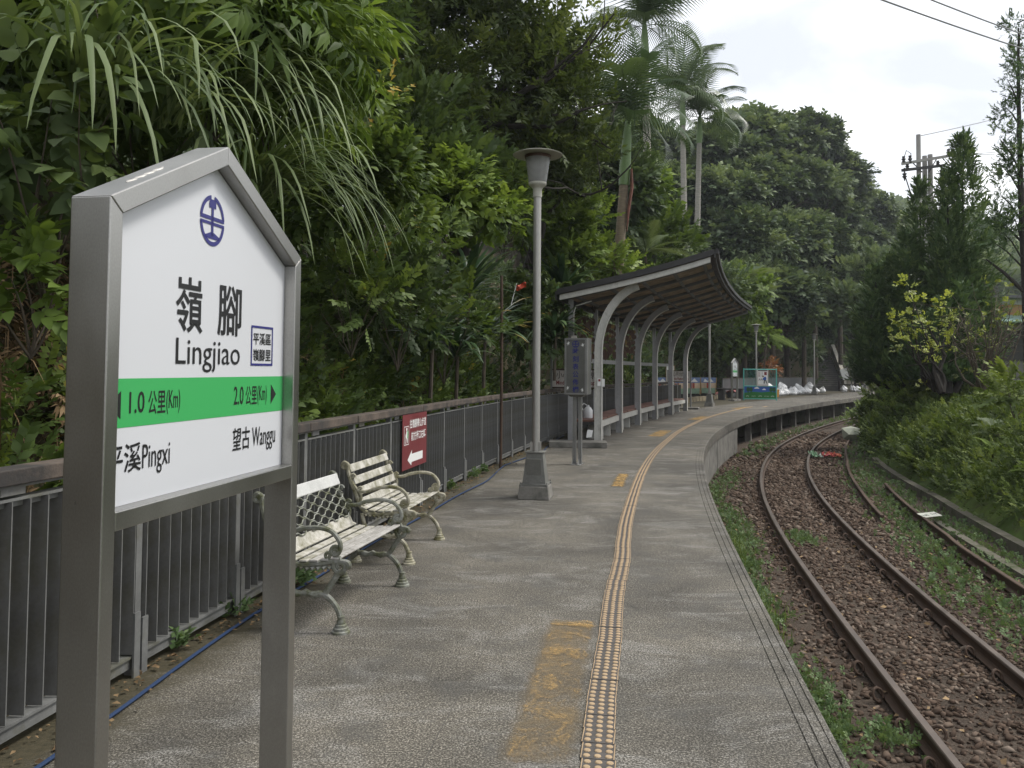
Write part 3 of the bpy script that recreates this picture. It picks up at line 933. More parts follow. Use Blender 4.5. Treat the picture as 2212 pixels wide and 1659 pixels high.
def make_sign(name, label):
    root = empty(name)
    tag(root, label, 'station sign', 'station name signs')
    W, D = 1.058, .10
    def frame_piece(poly, nm):
        return MB().prism(poly, (0, D, 0), (1, 0, 0), (0, 0, 1), D).build(nm, M['steel'], root, world=False, bevel=.003)
    eo, ei, po, pi_ = 1.985, 1.952, 2.238, 2.183
    frame_piece([(0, 0), (.047, 0), (.047, ei), (0, eo)], 'post')
    frame_piece([(W - .047, 0), (W, 0), (W, eo), (W - .047, ei)], 'post')
    frame_piece([(0.0, eo + .0008), (.047, ei + .0008), (W / 2 - .0004, pi_), (W / 2 - .0004, po)], 'roof_bar')
    frame_piece([(W, eo + .0008), (W / 2 + .0004, po), (W / 2 + .0004, pi_), (W - .047, ei + .0008)], 'roof_bar')
    frame_piece([(.0475, 1.225), (W - .0475, 1.225), (W - .0475, 1.270), (.0475, 1.270)], 'cross_bar')
    # welded seam on the roof bar
    sl = (po - eo) / (W / 2)
    MB().tube([(.12 + .01 * i, .045 + .004 * math.sin(i * 1.7), eo + sl * (.12 + .01 * i) + .0015) for i in range(17)], [.001] + [.0045] * 15 + [.001], 6, squash=.5).build('weld_seam', M['pole_steel'], root, world=False, smooth=True)
    pan = MB().prism([(.0478, 1.2705), (W - .0478, 1.2705), (W - .0478, ei - .001), (W / 2, pi_ - .002), (.0478, ei - .001)], (0, .064, 0), (1, 0, 0), (0, 0, 1), .024).build('panel', M['sign_white'], root, world=False)
    y = .0392
    P = lambda poly, m_, nm: MB().add([(a, y, b) for a, b in poly], [tuple(range(len(poly)))]).build(nm, m_, pan, world=False)
    P([(.0479, 1.455), (W - .0479, 1.455), (W - .0479, 1.572), (.0479, 1.572)], M['sign_green'], 'green_band')
    y = .0384
    em = MB(); rail_emblem(em, (.516, 2.021), .073, .068, y=y); em.build('emblem', M['sign_navy'], pan, world=False)
    ax, az = (1, 0, 0), (0, 0, 1)
    T = lambda s_, r_, b=.0, m_='sign_black': lettering(s_, r_, (0, y, 0), ax, az, M[m_], pan, b, world=False)
    T('嶺', (.338, 1.694, .474, 1.846), .011); T('腳', (.558, 1.694, .702, 1.846), .011)
    T('Lingjiao', (.343, 1.586, .697, 1.679), .0)
    bx = MB()
    x0, x1, z0, z1, w = .770, .925, 1.607, 1.735, .007
    for a, b, c, d in ((x0, z0, x1, z0 + w), (x0, z1 - w, x1, z1), (x0, z0 + w, x0 + w, z1 - w), (x1 - w, z0 + w, x1, z1 - w)):
        bx.add([(a, y, b), (c, y, b), (c, y, d), (a, y, d)], [(0, 1, 2, 3)])
    bx.build('district_frame', M['sign_navy'], pan, world=False)
    T('平溪區', (.784, 1.674, .911, 1.713), .012); T('嶺腳里', (.784, 1.622, .911, 1.661), .012)
    P([(.113, 1.476), (.113, 1.543), (.066, 1.510)], M['sign_black'], 'arrow'); P([(.917, 1.480), (.956, 1.512), (.917, 1.546)], M['sign_black'], 'arrow')
    T('1.0', (.146, 1.487, .208, 1.540), .009); T('公里', (.224, 1.481, .300, 1.541), .008); T('(Km)', (.304, 1.478, .369, 1.541), .004)
    T('2.0', (.664, 1.487, .726, 1.543), .009); T('公里', (.740, 1.483, .816, 1.543), .008); T('(Km)', (.820, 1.480, .887, 1.543), .004)
    T('平溪', (.062, 1.346, .200, 1.416), .008); T('Pingxi', (.205, 1.330, .326, 1.408), .0)
    T('望古', (.664, 1.347, .774, 1.417), .008); T('Wanggu', (.790, 1.331, .957, 1.411), .0)
    return root
HS = R(8.9)
sign1 = make_sign('station_name_sign', 'large steel framed station sign in front, reading Lingjiao on a green band')
sign1.location = (-.905, 1.85, 0); sign1.rotation_euler = (0, 0, R(90) - HS)
sign2 = copy_tree(sign1)
q = at(1583, 867, 45.0)
sign2.location = (q.x, q.y, .10); sign2.rotation_euler = (0, 0, R(90) - phi(43))
sign2['label'] = 'small distant station sign on two grey posts beside the teal barrier'
MB().box((.53, .05, -.05), (1.3, .34, .1)).build('plinth', M['concrete'], sign2, world=False)

# ------------------------------------------------------------------ fence along the back of the platform
FD = 3.47
fence = empty('platform_fence', pt(3, FD))
tag(fence, 'long grey steel slat fence with weathered wooden handrail along the platform', 'fence')
slat = MB().box((0, 0, .575), (.080, .006, .915)).box((.0412, 0, .575), (.0022, .0075, .915), mi=1).mesh('slat', [M['fence'], M['fence_edge']])  # front strip slightly lighter: the edge highlight is put into the colour
post = MB()
post.box((.0, 0, .545), (.052, .050, 1.09)); post.box((.045, -.034, .16), (.012, .05, .34)); post.box((.045, .034, .14), (.012, .05, .30))
post.lathe([(.010, 0), (.010, .012), (0, .013)], (.036, 0, .2), 6)
post = post.mesh('post', M['fence_edge'])
rng = np.random.default_rng(3)
ps = np.arange(-4.9, 31.5, 1.083)
for s in ps:
    link('post', post, fence, pt(s, FD), -phi(s))
n_sl = 0; far = MB()
s = -4.85
while s < 31.4:
    near = min(abs(ps - s))
    if near > .04:
        if n_sl < 300 and s > -3.6:
            link('slat', slat, fence, pt(s, FD + .004), -phi(s) + .12 + rng.normal(0, .03)); n_sl += 1
        elif s > 20:
            p = pt(s, FD + .004); far.box((p.x, p.y, .575), (.055, .006, .915), -phi(s))
    s += .1083
if far.v:
    tag(far.build('slats_beyond', M['fence'], fence), kind='stuff')
for i in range(len(ps) - 1):
    a, b = pt(ps[i] + .026, FD), pt(ps[i + 1] - .026, FD)
    z = Vector((0, 0, 1))
    MB().bar(a + z * .105, b + z * .105, .072, .012).bar(a + z * .075 + Vector((.02, 0, 0)), b + z * .075 + Vector((.02, 0, 0)), .008, .06).build('bottom_rail', M['fence_edge'], fence)
    MB().bar(a + z * 1.040, b + z * 1.040, .064, .012).bar(a + z * 1.02, b + z * 1.02, .010, .028).build('top_rail', M['fence_edge'], fence)
    MB().bar(pt(ps[i], FD, 1.096), pt(ps[i + 1], FD, 1.096), .07, .012).bar(pt(ps[i] + .1, FD - .03, 1.075), pt(ps[i] + .24, FD - .03, 1.075), .01, .03).build('handrail_strip', M['fence'], fence)
for i in range(0, len(ps) - 2, 2):
    b = MB(); j = rng.normal(0, .004)
    b.bar(pt(ps[i] + .004, FD + j, 1.137 + rng.normal(0, .002)), pt(ps[i + 1], FD + rng.normal(0, .003), 1.137), .125, .068)
    b.bar(pt(ps[i + 1] + .0015, FD + rng.normal(0, .003), 1.137), pt(ps[i + 2] - .004, FD + j, 1.137 + rng.normal(0, .002)), .125, .068)
    b.build('handrail_board', M['wood_rail'], fence, bevel=.006)

# maroon trail sign hung on the fence
p0 = pt(5.15, FD - .075); p1 = pt(5.93, FD - .075)
ax = (p1 - p0).normalized(); U = Vector((0, 0, 1)); nrm = ax.cross(U)
tsn = empty('trail_sign', (p0 + p1) / 2); tag(tsn, 'maroon hiking trail direction sign with white arrow hung on the fence', 'sign')
WT = .80; ZB = .50; HT = .60
o0 = Vector((p0.x, p0.y, ZB)) - ax * .06; ax = ax * 1.2
MB().prism([(0, 0), (WT, 0), (WT, HT), (0, HT)], o0 - nrm * .004, ax, U, .004).build('board', M['maroon'], tsn)
f_ = o0 + nrm * .0015
lettering('往嶺腳寮山步道', (.22, .44, .77, .54), f_, ax, U, M['white'], tsn, .012)
lettering('前方街口右轉', (.27, .30, .76, .40), f_, ax, U, M['white'], tsn, .012)
MB().add([f_ + ax * a + U * b for a, b in ((.16, .10), (.30, .20), (.29, .155), (.66, .155), (.66, .065), (.29, .065), (.28, .03))], [(0, 1, 2, 3, 4, 5, 6)]).build('arrow', M['white'], tsn)
b = MB()
for a0, b0, a1, b1 in ((.045, .27, .195, .277), (.045, .467, .195, .474), (.045, .277, .052, .467), (.188, .277, .195, .467)):
    b.add([f_ + ax * a0 + U * b0, f_ + ax * a1 + U * b0, f_ + ax * a1 + U * b1, f_ + ax * a0 + U * b1], [(0, 1, 2, 3)])
circ = [(.125 + .02 * math.cos(k), .44 + .02 * math.sin(k)) for k in np.linspace(0, 6.28, 11)[:-1]]
for poly in (circ, [(.09, .36), (.115, .42), (.15, .415), (.16, .35), (.155, .29), (.14, .29), (.135, .34), (.12, .34), (.105, .285), (.09, .285), (.105, .35)], [(.065, .285), (.07, .285), (.085, .39), (.078, .39)]):
    b.add([f_ + ax * a + U * c for a, c in poly], [tuple(range(len(poly)))])
b.build('hiker_symbol', M['white'], tsn)
MB().add([f_ + nrm * .001 + ax * a + U * c for a, c in ((.142, .34), (.165, .34), (.172, .42), (.145, .425))], [(0, 1, 2, 3)]).build('pack_symbol', M['sign_green'], tsn)

# ------------------------------------------------------------------ benches (local x towards the track, y along the bench, z up)
def spiral(cx, cz, r0, turns, n=16, a0=0.0, sg=1):
    return [(cx + r0 * (1 - .8 * i / n) * math.cos(a0 + sg * turns * 2 * math.pi * i / n), cz + r0 * (1 - .8 * i / n) * math.sin(a0 + sg * turns * 2 * math.pi * i / n)) for i in range(n + 1)]
def smooth_path(P, n=6):
    P = [np.array(p, float) for p in P]; out = []
    for i in range(len(P) - 1):
        p0, p1, p2, p3 = P[max(i - 1, 0)], P[i], P[i + 1], P[min(i + 2, len(P) - 1)]
        for k_ in range(n):
            t = k_ / n
            out.append(.5 * ((2 * p1) + (-p0 + p2) * t + (2 * p0 - 5 * p1 + 4 * p2 - p3) * t * t + (-p0 + 3 * p1 - 3 * p2 + p3) * t ** 3))
    return out + [P[-1]]
def bench(name, label, iron, slat_m, back, Lb):
    root = empty(name); tag(root, label, 'bench', 'cast iron benches in front of the fence')
    for yy in (-Lb / 2, Lb / 2):
        fr = MB()
        tb = lambda P, r, n=7, sq=1.25: fr.tube([(a, yy, c) for a, c in P], r, n, squash=sq, side=(0, 1, 0))
        tb(smooth_path([(-.135, .80), (-.115, .815), (-.09, .79), (-.085, .74), (-.06, .66), (-.015, .56), (.02, .47), (.07, .415), (.16, .395), (.28, .405), (.40, .425), (.475, .425), (.495, .41), (.485, .39)]), .0145)
        tb(smooth_path([(-.055, .66), (.0, .59), (.08, .58), (.17, .61), (.28, .625), (.37, .61), (.425, .56), (.440, .51), (.42, .47), (.40, .485)]), .0125)
        tb(smooth_path([(.0, .59), (.03, .54), (.02, .48)]), .011)
        tb(spiral(-.115, .785, .034, 1.3), .012); tb(spiral(.44, .395, .05, 1.4, a0=1.5), .014); tb(spiral(.405, .485, .033, 1.3, a0=1.0), .011)
        tb(spiral(-.045, .70, .024, 1.2), .009); tb(spiral(.36, .455, .026, 1.2), .009); tb(spiral(.02, .60, .02, 1.2), .008)
        for k_ in range(9):        # beaded moulding under the seat rail
            x = .07 + .037 * k_
            fr.tube([(x, yy - .016, .372 + .012 * abs(k_ - 4) / 4), (x + .02, yy + .016, .385 + .012 * abs(k_ - 4) / 4)], .011, 6)
        f_o = fr.build('end_frame', iron, root, smooth=True, world=False)
        for P in ([(.44, .37), (.405, .32), (.36, .25), (.34, .225), (.375, .20), (.42, .15), (.445, .09), (.45, .035)],
                  [(.04, .40), (.06, .32), (.09, .25), (.10, .225), (.065, .20), (.02, .15), (-.005, .09), (-.01, .035)]):
            lg = MB()
            lg.tube([(a, yy, c) for a, c in smooth_path(P)], [.0145] * 43, 7, squash=1.3, side=(0, 1, 0))
            x = P[-1][0]
            lg.lathe([(.024, .10), (.020, .085), (.028, .07), (.026, .055), (.036, .05), (.036, .036), (.046, .032), (.046, .017), (.056, .013), (.056, .0)][::-1], (x, yy, 0), 12)
            lg.build('leg', iron, f_o, smooth=True, world=False)
        br = MB(); br.tube([(.10 + .03 * i, yy, .222 + .006 * math.sin(i * 1.9)) for i in range(9)], [.016, .02, .024, .017, .024, .017, .024, .02, .016], 8)
        br.build('stretcher', iron, f_o, smooth=True, world=False)
    seat = [(.055, .432, .35), (.125, .412, .1), (.20, .408, -.02), (.27, .413, -.05), (.34, .422, -.05), (.41, .432, -.02)]
    sm_ = [slat_m[0]] * 3 + [slat_m[1]] * 3
    for (x, z, tilt), m_ in zip(seat, sm_):
        MB().box((x, 0, z + .012), (.052 if x < .3 else .048, Lb + .03, .013), Matrix.Rotation(tilt, 3, 'Y')).build('seat_slat', m_, root, world=False, bevel=.004)
    if back == 'slats':
        for x, z in ((-.075, .765), (-.035, .665), (.002, .575), (.035, .49)):
            MB().box((x, 0, z), (.018, Lb, .066), Matrix.Rotation(-.38, 3, 'Y')).build('back_slat', slat_m[0], root, world=False, bevel=.004)
    else:
        MB().box((-.072, 0, .768), (.022, Lb, .086), Matrix.Rotation(-.38, 3, 'Y')).build('back_rail', M['bench_clean'], root, world=False, bevel=.006)
        MB().box((.038, 0, .475), (.018, Lb, .070), Matrix.Rotation(-.45, 3, 'Y')).build('back_slat', slat_m[0], root, world=False, bevel=.004)
        lat = empty('lattice'); lat.parent = root
        for j in range(7):
            P = []
            z0 = .715 - .033 * j
            for i in range(65):
                y_ = -Lb / 2 + .012 + (Lb - .024) * i / 64
                w_ = .0125 * math.tanh(2.2 * math.sin(i * .60 + (math.pi if j % 2 else 0)))
                z = z0 + w_
                P.append((-.052 + (.735 - z) * .40, y_, z))
            st = MB(); st.tube(P, .0052, 5); st.build('lattice_strand', iron, lat, smooth=True, world=False)
    return root
b1 = bench('park_bench', 'cast iron bench with woven lattice back, half hidden behind the big station sign', M['bench_iron'], (M['bench_white'], M['bench_grey']), 'lattice', 1.12)
a, b = Vector((-1.02, 5.10, 0)), Vector((-.80, 6.17, 0))
ang = math.atan2((b - a).x, (b - a).y)
b1.rotation_euler = (0, 0, -ang); mid = (a + b) / 2
b1.location = mid - Matrix.Rotation(-ang, 3, 'Z') @ Vector((.45, 0, 0))
b2 = bench('park_bench', 'lichen stained white slatted bench standing below the maroon sign', M['bench_iron_w'], (M['bench_white'], M['bench_white']), 'slats', 1.00)
a, b = Vector((-.83, 6.88, 0)), Vector((-.67, 7.85, 0))
ang = math.atan2((b - a).x, (b - a).y)
b2.rotation_euler = (0, 0, -ang); mid = (a + b) / 2
b2.location = mid - Matrix.Rotation(-ang, 3, 'Z') @ Vector((.45, 0, 0))

# ------------------------------------------------------------------ platform lamps
def glass_mat():
    m, t, b, o = _nodes('prismatic_glass')
    w1 = t.nodes.new('ShaderNodeTexWave'); w1.inputs['Scale'].default_value = 22; w1.bands_direction = 'Z'
    w2 = t.nodes.new('ShaderNodeTexWave'); w2.inputs['Scale'].default_value = 22; w2.bands_direction = 'X'
    v = coords(t); t.links.new(v, w1.inputs[0]); t.links.new(v, w2.inputs[0])
    c = mixc(t, .5, w1.outputs[0], w2.outputs[0])
    t.links.new(ramp(t, c, [(.2, (.10, .10, .095)), (.8, (.46, .46, .44))]), b.inputs['Base Color'])
    b.inputs['Roughness'].default_value = .18; b.inputs['Specular IOR Level'].default_value = .7
    b.inputs['Transmission Weight'].default_value = .35
    bump(t, b, c, .5, .01)
    return m
M['glass'] = glass_mat()
def make_lamp():
    root = empty('platform_lamp'); tag(root, '', 'lamp post', 'lamp posts along the platform')
    MB().box((0, 0, .08), (.40, .40, .16), taper=.9).build('foot_block', M['concrete'], root, world=False, bevel=.01)
    pd = MB(); pd.box((0, 0, .365), (.30, .30, .41), taper=.68)
    pd.box((0, 0, .175), (.33, .33, .03)); pd.box((0, 0, .575), (.245, .245, .012))
    for x in (-1, 1):
        for y in (-1, 1):
            pd.lathe([(.016, 0), (.016, .03), (.008, .032), (.008, .055)], (x * .165, y * .165, .155), 6)
    pd.build('pedestal', M['lamp_base'], root, world=False, bevel=.006)
    pn = MB(); pn.box((0, -.134, .345), (.18, .012, .31), Matrix.Rotation(.118, 3, 'X'))
    for x in (-.09, .09):
        for z in (.22, .47):
            pn.lathe([(.009, 0), (.007, .008)], (x * (1 - .5 * (z - .22)), -.155 + .12 * (z - .22), z), 6)
    pn.build('access_panel', M['lamp_base'], root, world=False)
    po = MB(); po.lathe([(.052, .58), (.049, 3.78), (.049, 3.80)], n=20)
    for k_ in range(4):
        a = k_ * math.pi / 2 + .785
        po.bar((.05 * math.cos(a), .05 * math.sin(a), .585), (.05 * math.cos(a), .05 * math.sin(a), .70), .008, .06)
    po.build('pole', M['pole_steel'], root, smooth=True, world=False)
    MB().lathe([(.058, 3.80), (.058, 3.90), (.075, 3.925), (.105, 3.95), (.115, 3.965), (.115, 3.985)], n=20).build('collar', M['lamp_hat'], root, smooth=True, world=False)
    MB().lathe([(.112, 3.986), (.118, 4.0), (.160, 4.30)], n=28).build('glass', M['glass'], root, smooth=True, world=False)
    ht = MB(); ht.lathe([(.155, 4.30), (.160, 4.345), (.31, 4.335), (.318, 4.345), (.30, 4.352), (.10, 4.385), (.02, 4.39), (.015, 4.415), (.0, 4.42)], n=36)
    ht.build('hat', M['lamp_hat'], root, smooth=True, world=False)
    MB().lathe([(.163, 4.296), (.168, 4.334), (.150, 4.338)], n=28).build('rim', M['lamp_red'], root, smooth=True, world=False)
    return root
lamp = make_lamp()
LP = [(.31, 10.47, 'tall lamp post with flat round hat between the benches and the notice box'),
      (9.07, 38.0, 'lamp post rising behind the far end of the shelter roof'),
      (14.25, 48.3, 'lamp post standing directly behind the teal barrier'),
      (21.9, 60.0, 'lamp post rising out of the heap of white sandbags'),
      (29.9, 70.2, 'faint farthest lamp post near the leaning notice board')]
for i, (x, y, lb) in enumerate(LP):
    o = lamp if i == 0 else copy_tree(lamp)
    o.location = (x, y, 0); o.rotation_euler = (0, 0, -R(10) - .35 * (i > 0)); o['label'] = lb

# ------------------------------------------------------------------ timetable notice box
nb = empty('notice_box', (1.13, 14.2, 0), -R(20)); tag(nb, 'grey steel timetable box with blue characters standing on twin posts', 'notice box')
Wn, Dn, Z0, Z1 = .385, .27, 1.19, 2.15
MB().box((0, 0, (Z0 + Z1) / 2), (Wn, Dn, Z1 - Z0)).build('box', M['box_steel'], nb, world=False, bevel=.006)
fr = MB()
for x in (-Wn / 2 + .014, Wn / 2 - .014):
    fr.box((x, -Dn / 2 - .006, (Z0 + Z1) / 2), (.028, .012, Z1 - Z0 - .004))
for z in (Z0 + .014, Z1 - .014):
    fr.box((0, -Dn / 2 - .006, z), (Wn - .058, .012, .026))
for y in (-Dn / 2 + .02, Dn / 2 - .02):
    fr.box((Wn / 2 + .006, y, (Z0 + Z1) / 2), (.012, .03, Z1 - Z0 - .004))
fr.build('door_frame', M['steel_dull'], nb, world=False)
y = -Dn / 2 - .002
em = MB(); rail_emblem(em, (0, 2.045), .062, y=y); em.build('emblem', M['navy_ink'], nb, world=False)
for i, ch in enumerate('時刻表公佈欄'):
    zc = 1.925 - .130 * i
    lettering(ch, (-.052, zc - .052, .052, zc + .052), (0, y, 0), (1, 0, 0), (0, 0, 1), M['navy_ink'], nb, .015, world=False)
for cx_, cz_ in ((-.13, 2.06), (.125, 2.03), (-.14, 1.30), (.12, 1.27)):
    poly = []
    for k_ in range(14):
        a = 2 * math.pi * k_ / 14; r_ = (.042 if k_ % 2 else .014) * rng.uniform(.6, 1.3)
        poly.append((cx_ + r_ * math.cos(a) * .8, y, cz_ + r_ * math.sin(a) * 1.2))
    MB().add(poly, [tuple(range(14))]).build('torn_tape', M['white'], nb, world=False)
for x in (-.05, .05):
    MB().box((x, 0, Z0 / 2), (.062, .05, Z0)).build('post', M['steel_dull'], nb, world=False, bevel=.004)
    ft_ = MB(); ft_.box((x, 0, .006), (.07, .34, .012))
    for sg in (-1, 1):
        ft_.prism([(0, 0), (.12, 0), (0, .11)], (x - .004, sg * .026, .012), (0, sg, 0), (0, 0, 1), .008)
    ft_.build('foot_plate', M['steel_dull'], nb, world=False)
bt = MB().box((0, 0, Z0 - .02), (.20, .16, .04), taper=1.5).build('neck', M['box_steel'], nb, world=False)

# thin rusty pole by the fence
pl = MB(); pl.tube([(0, 0, 0), (.005, .0, 1.2), (0, .01, 2.3), (-.01, .02, 3.15)], .024, 8)
po_ = pl.build('thin_pole', M['rust'], smooth=True); po_.location = (-.17, 13.58, 0)
tag(po_, 'thin rusty pole standing against the fence left of the lamp post', 'pole')

# "mind the gap" signs
def gap_sign(label, a, b, z0, z1, top, slab=True, order=1):
    a = Vector(a); b = Vector(b); ax = (b - a).normalized(); U = Vector((0, 0, 1)); nr = ax.cross(U)
    root = empty('gap_sign', (a + b) / 2); tag(root, label, 'sign', 'platform gap warning signs')
    w = (b - a).length
    for p, tp in ((a, top), (b, z1 + .03)):
        MB().box(p + U * (tp / 2), (.05, .05, tp), math.atan2(ax.y, ax.x)).build('post', M['steel_dull'], root)
    brd = MB().prism([(.03, z0), (w - .03, z0), (w - .03, z1), (.03, z1)], a, ax, U, .02).build('board', M['offwhite'], root)
    fb = MB()
    for x0, q0, x1, q1 in ((.03, z1 - .02, w - .03, z1 + .012), (.03, z0 - .012, w - .03, z0 + .02)):
        fb.prism([(x0, q0), (x1, q0), (x1, q1), (x0, q1)], a - nr * .008, ax, U, .04)
    fb.build('frame', M['rust'], root)
    h = z1 - z0; f = a + nr * .0225
    lettering('小心月台間隙', (.12, z0 + h * .50, w - .10, z0 + h * .92), f, ax, U, M['text_brown'], brd, .008)
    lettering('Mind the Platform Gap', (.12, z0 + h * .10, w - .10, z0 + h * .40), f, ax, U, M['text_red'], brd, .018)
    return root
gap_sign('mind the gap sign half hidden behind the notice box', (.92, 19.1, 0), (1.98, 18.7, 0), 1.20, 1.62, 2.6)
sl = MB(); sl.box((1.40, 17.45, .06), (1.20, .55, .12), -R(4)); sl = sl.build('concrete_kerb', M['concrete'], bevel=.01)
tag(sl, 'low concrete step at the near end of the shelter', 'kerb')
gap_sign('mind the gap sign at the far end of the shelter', tuple(at(1443, 877, 36.4).xy) + (0,), tuple(at(1492, 884, 35.2).xy) + (0,), 1.14, 1.62, 1.66)
sl = MB(); q = at(1487, 884, 35.2); sl.box((q.x, q.y, .04), (.9, .5, .08), -R(20)); sl = sl.build('concrete_kerb', M['concrete'], bevel=.01)
tag(sl, 'small concrete foot under the gap sign past the shelter', 'kerb')

# ------------------------------------------------------------------ shelter
she = empty('platform_shelter', pt(22, 2.4)); tag(she, 'curved open platform shelter with arched steel ribs and dark upswept roof', 'shelter')
SU = 15.4
def SH(u, e, z):
    return pt(14.8 + u, 2.34 + .62 * (max(u, 0) / SU) ** 2 - e, z)
def roof_z(e):
    t = (e + .85) / 3.4
    return 3.20 + .66 * t + .14 * t ** 3
bays = [SU * i / 5 for i in range(6)]
EE = np.linspace(-.85, 2.52, 12)
def roof_strip(mb, u0, u1, e_list, z_lo, z_hi, n=3, mi=0):
    """a slab that follows the roof slope between two stations"""
    for i in range(len(e_list) - 1):
        e0, e1 = e_list[i], e_list[i + 1]
        vs = []
        for u in (u0, u1):
            for e_, dz in ((e0, z_lo), (e1, z_lo), (e1, z_hi), (e0, z_hi)):
                vs.append(SH(u, e_, roof_z(e_) + dz))
        mb.add(vs, [(0, 1, 2, 3), (7, 6, 5, 4), (0, 4, 5, 1), (1, 5, 6, 2), (2, 6, 7, 3), (3, 7, 4, 0)], mi)
    return mb
us = np.linspace(-.42, SU + .35, 17)
for i in range(16):
    rf = roof_strip(MB(), us[i], us[i + 1] - .006, EE, .10, .155).build('roof_sheet', M['roof_dark'], she)
for (e0, e1, z0, z1) in ((2.521, 2.56, .02, .165), (2.561, 2.62, .10, .20), (-.90, -.851, -.04, .16)):
    fa = MB()
    for i in range(16):
        vs = [SH(u, e_, roof_z(max(min(e_, 2.52), -.85)) + z) for u in (us[i], us[i + 1]) for e_, z in ((e0, z0), (e1, z0), (e1, z1), (e0, z1))]
        fa.add(vs, [(0, 1, 2, 3), (7, 6, 5, 4), (0, 4, 5, 1), (1, 5, 6, 2), (2, 6, 7, 3), (3, 7, 4, 0)])
    fa.build('fascia', M['roof_dark'], she)
for u0 in (-.47, SU + .352):
    roof_strip(MB(), u0, u0 + .048, EE, .075, .20).build('verge_board', M['roof_dark'], she)
roof_strip(MB(), -.40, -.33, np.linspace(-.80, 2.45, 12), -.055, .06).build('end_beam', M['shelter_pale'], she)
roof_strip(MB(), SU + .26, SU + .33, np.linspace(-.80, 2.45, 12), -.055, .06).build('end_beam', M['shelter'], she)
raf = sorted(set([round(b, 3) for b in bays] + [round((bays[i] + bays[i + 1]) / 2, 3) for i in range(5)]))
for u in raf:
    roof_strip(MB(), u - .045, u + .045, np.linspace(-.78, 2.45, 9), -.03, .085).build('rafter', M['shelter_dark'], she)
purl = [-.55, .25, .95, 1.65, 2.30]
for e_ in purl:
    b = MB(); uu = np.linspace(-.32, SU + .25, 14)
    for i in range(13):
        vs = [SH(u, q_, roof_z(q_) + z) for u in (uu[i], uu[i + 1]) for q_, z in ((e_ - .03, .0), (e_ + .03, .0), (e_ + .03, .088), (e_ - .03, .088))]
        b.add(vs, [(0, 1, 2, 3), (7, 6, 5, 4), (0, 4, 5, 1), (1, 5, 6, 2), (2, 6, 7, 3), (3, 7, 4, 0)])
    b.build('purlin', M['shelter_dark'], she)
eb = [-.80] + purl + [2.46]
for i in range(len(raf) - 1):
    for j in range(len(eb) - 1):
        roof_strip(MB(), raf[i] + .047, raf[i + 1] - .047, np.linspace(eb[j] + .032, eb[j + 1] - .032, 3), .045, .085).build('soffit_board', M['soffit'], she)
roof_strip(MB(), -.32, -.047, np.linspace(-.78, 2.42, 8), .06, .085).build('soffit_board', M['soffit'], she)
for i, u in enumerate(bays):
    rb = MB(); prof = [(0, z) for z in np.linspace(0.0, 2.0, 4)] + [(1.12 * (1 - math.cos(a)), 2.0 + 1.52 * math.sin(a)) for a in np.linspace(.08, 1.36, 14)]
    hw, hd = .055, .075
    vs = []; fs = []
    for k_, (e_, z) in enumerate(prof):
        a_p, b_p = prof[max(k_ - 1, 0)], prof[min(k_ + 1, len(prof) - 1)]
        tx, tz = b_p[0] - a_p[0], b_p[1] - a_p[1]; l_ = math.hypot(tx, tz); nx, nz = tz / l_, -tx / l_
        for su, se in ((-hw, -hd), (hw, -hd), (hw, hd), (-hw, hd)):
            vs.append(SH(u + su, e_ + nx * se, z + nz * se))
    for k_ in range(len(prof) - 1):
        for c in range(4):
            a, b = k_ * 4 + c, k_ * 4 + (c + 1) % 4
            fs.append((a, b, b + 4, a + 4))
    fs += [(3, 2, 1, 0), tuple(range(len(vs) - 4, len(vs)))]
    rb.add(vs, fs)
    arch = rb.build('arched_post', M['shelter_pale'] if i == 0 else M['shelter'], she)  # first rib paler, the others darker: light and shade put into the paint
    fl = MB()      # outer flange, a pale strip proud of the web
    vs = []; fs = []
    for k_, (e_, z) in enumerate(prof):
        a_p, b_p = prof[max(k_ - 1, 0)], prof[min(k_ + 1, len(prof) - 1)]
        tx, tz = b_p[0] - a_p[0], b_p[1] - a_p[1]; l_ = math.hypot(tx, tz); nx, nz = tz / l_, -tx / l_
        for su, se in ((-.075, .077), (.075, .077), (.075, .092), (-.075, .092)):
            vs.append(SH(u + su, e_ + nx * se, max(z + nz * se, .004)))
    for k_ in range(len(prof) - 1):
        for c in range(4):
            a, b = k_ * 4 + c, k_ * 4 + (c + 1) % 4
            fs.append((a, b, b + 4, a + 4))
    fs += [(3, 2, 1, 0), tuple(range(len(vs) - 4, len(vs)))]
    fl.add(vs, fs).build('flange', M['shelter_pale'], arch)
    pp = SH(u, -.62, 0)
    MB().box((pp.x, pp.y, 1.60), (.10, .10, 3.19), -phi(14.8 + u)).build('back_post', M['shelter'], she)
for i in range(5):
    a, b = SH(bays[i] + .052, -.62, 1.84), SH(bays[i + 1] - .052, -.62, 1.84)
    MB().bar(a, b, .05, .11).build('mid_rail', M['shelter'], she)
    a, b = SH(bays[i] + .058, -.02, .385), SH(bays[i + 1] - .058, -.02, .385)
    MB().bar(a, b, .07, .13).build('seat_beam', M['shelter_pale'], she)
    for j in range(2):
        u0 = bays[i] + (bays[i + 1] - bays[i]) * j / 2 + .06; u1 = bays[i] + (bays[i + 1] - bays[i]) * (j + 1) / 2 - (.06 if j else .006)
        MB().bar(SH(u0, -.29, .474), SH(u1, -.29, .474), .52, .045).build('seat_board', M['seat_red'], she, bevel=.006)
    for j in (1, 2):
        p = SH(bays[i] + (bays[i + 1] - bays[i]) * j / 3, -.22, .16)
        MB().box(p, (.34, .055, .318), -phi(14.8 + bays[i])).build('seat_leg', M['shelter_pale'], she)
p = SH(0, .098, 1.33)
st = MB().box((p.x, p.y - .001, 1.33), (.10, .004, .17), -phi(14.8)).build('sticker', M['white'], she)
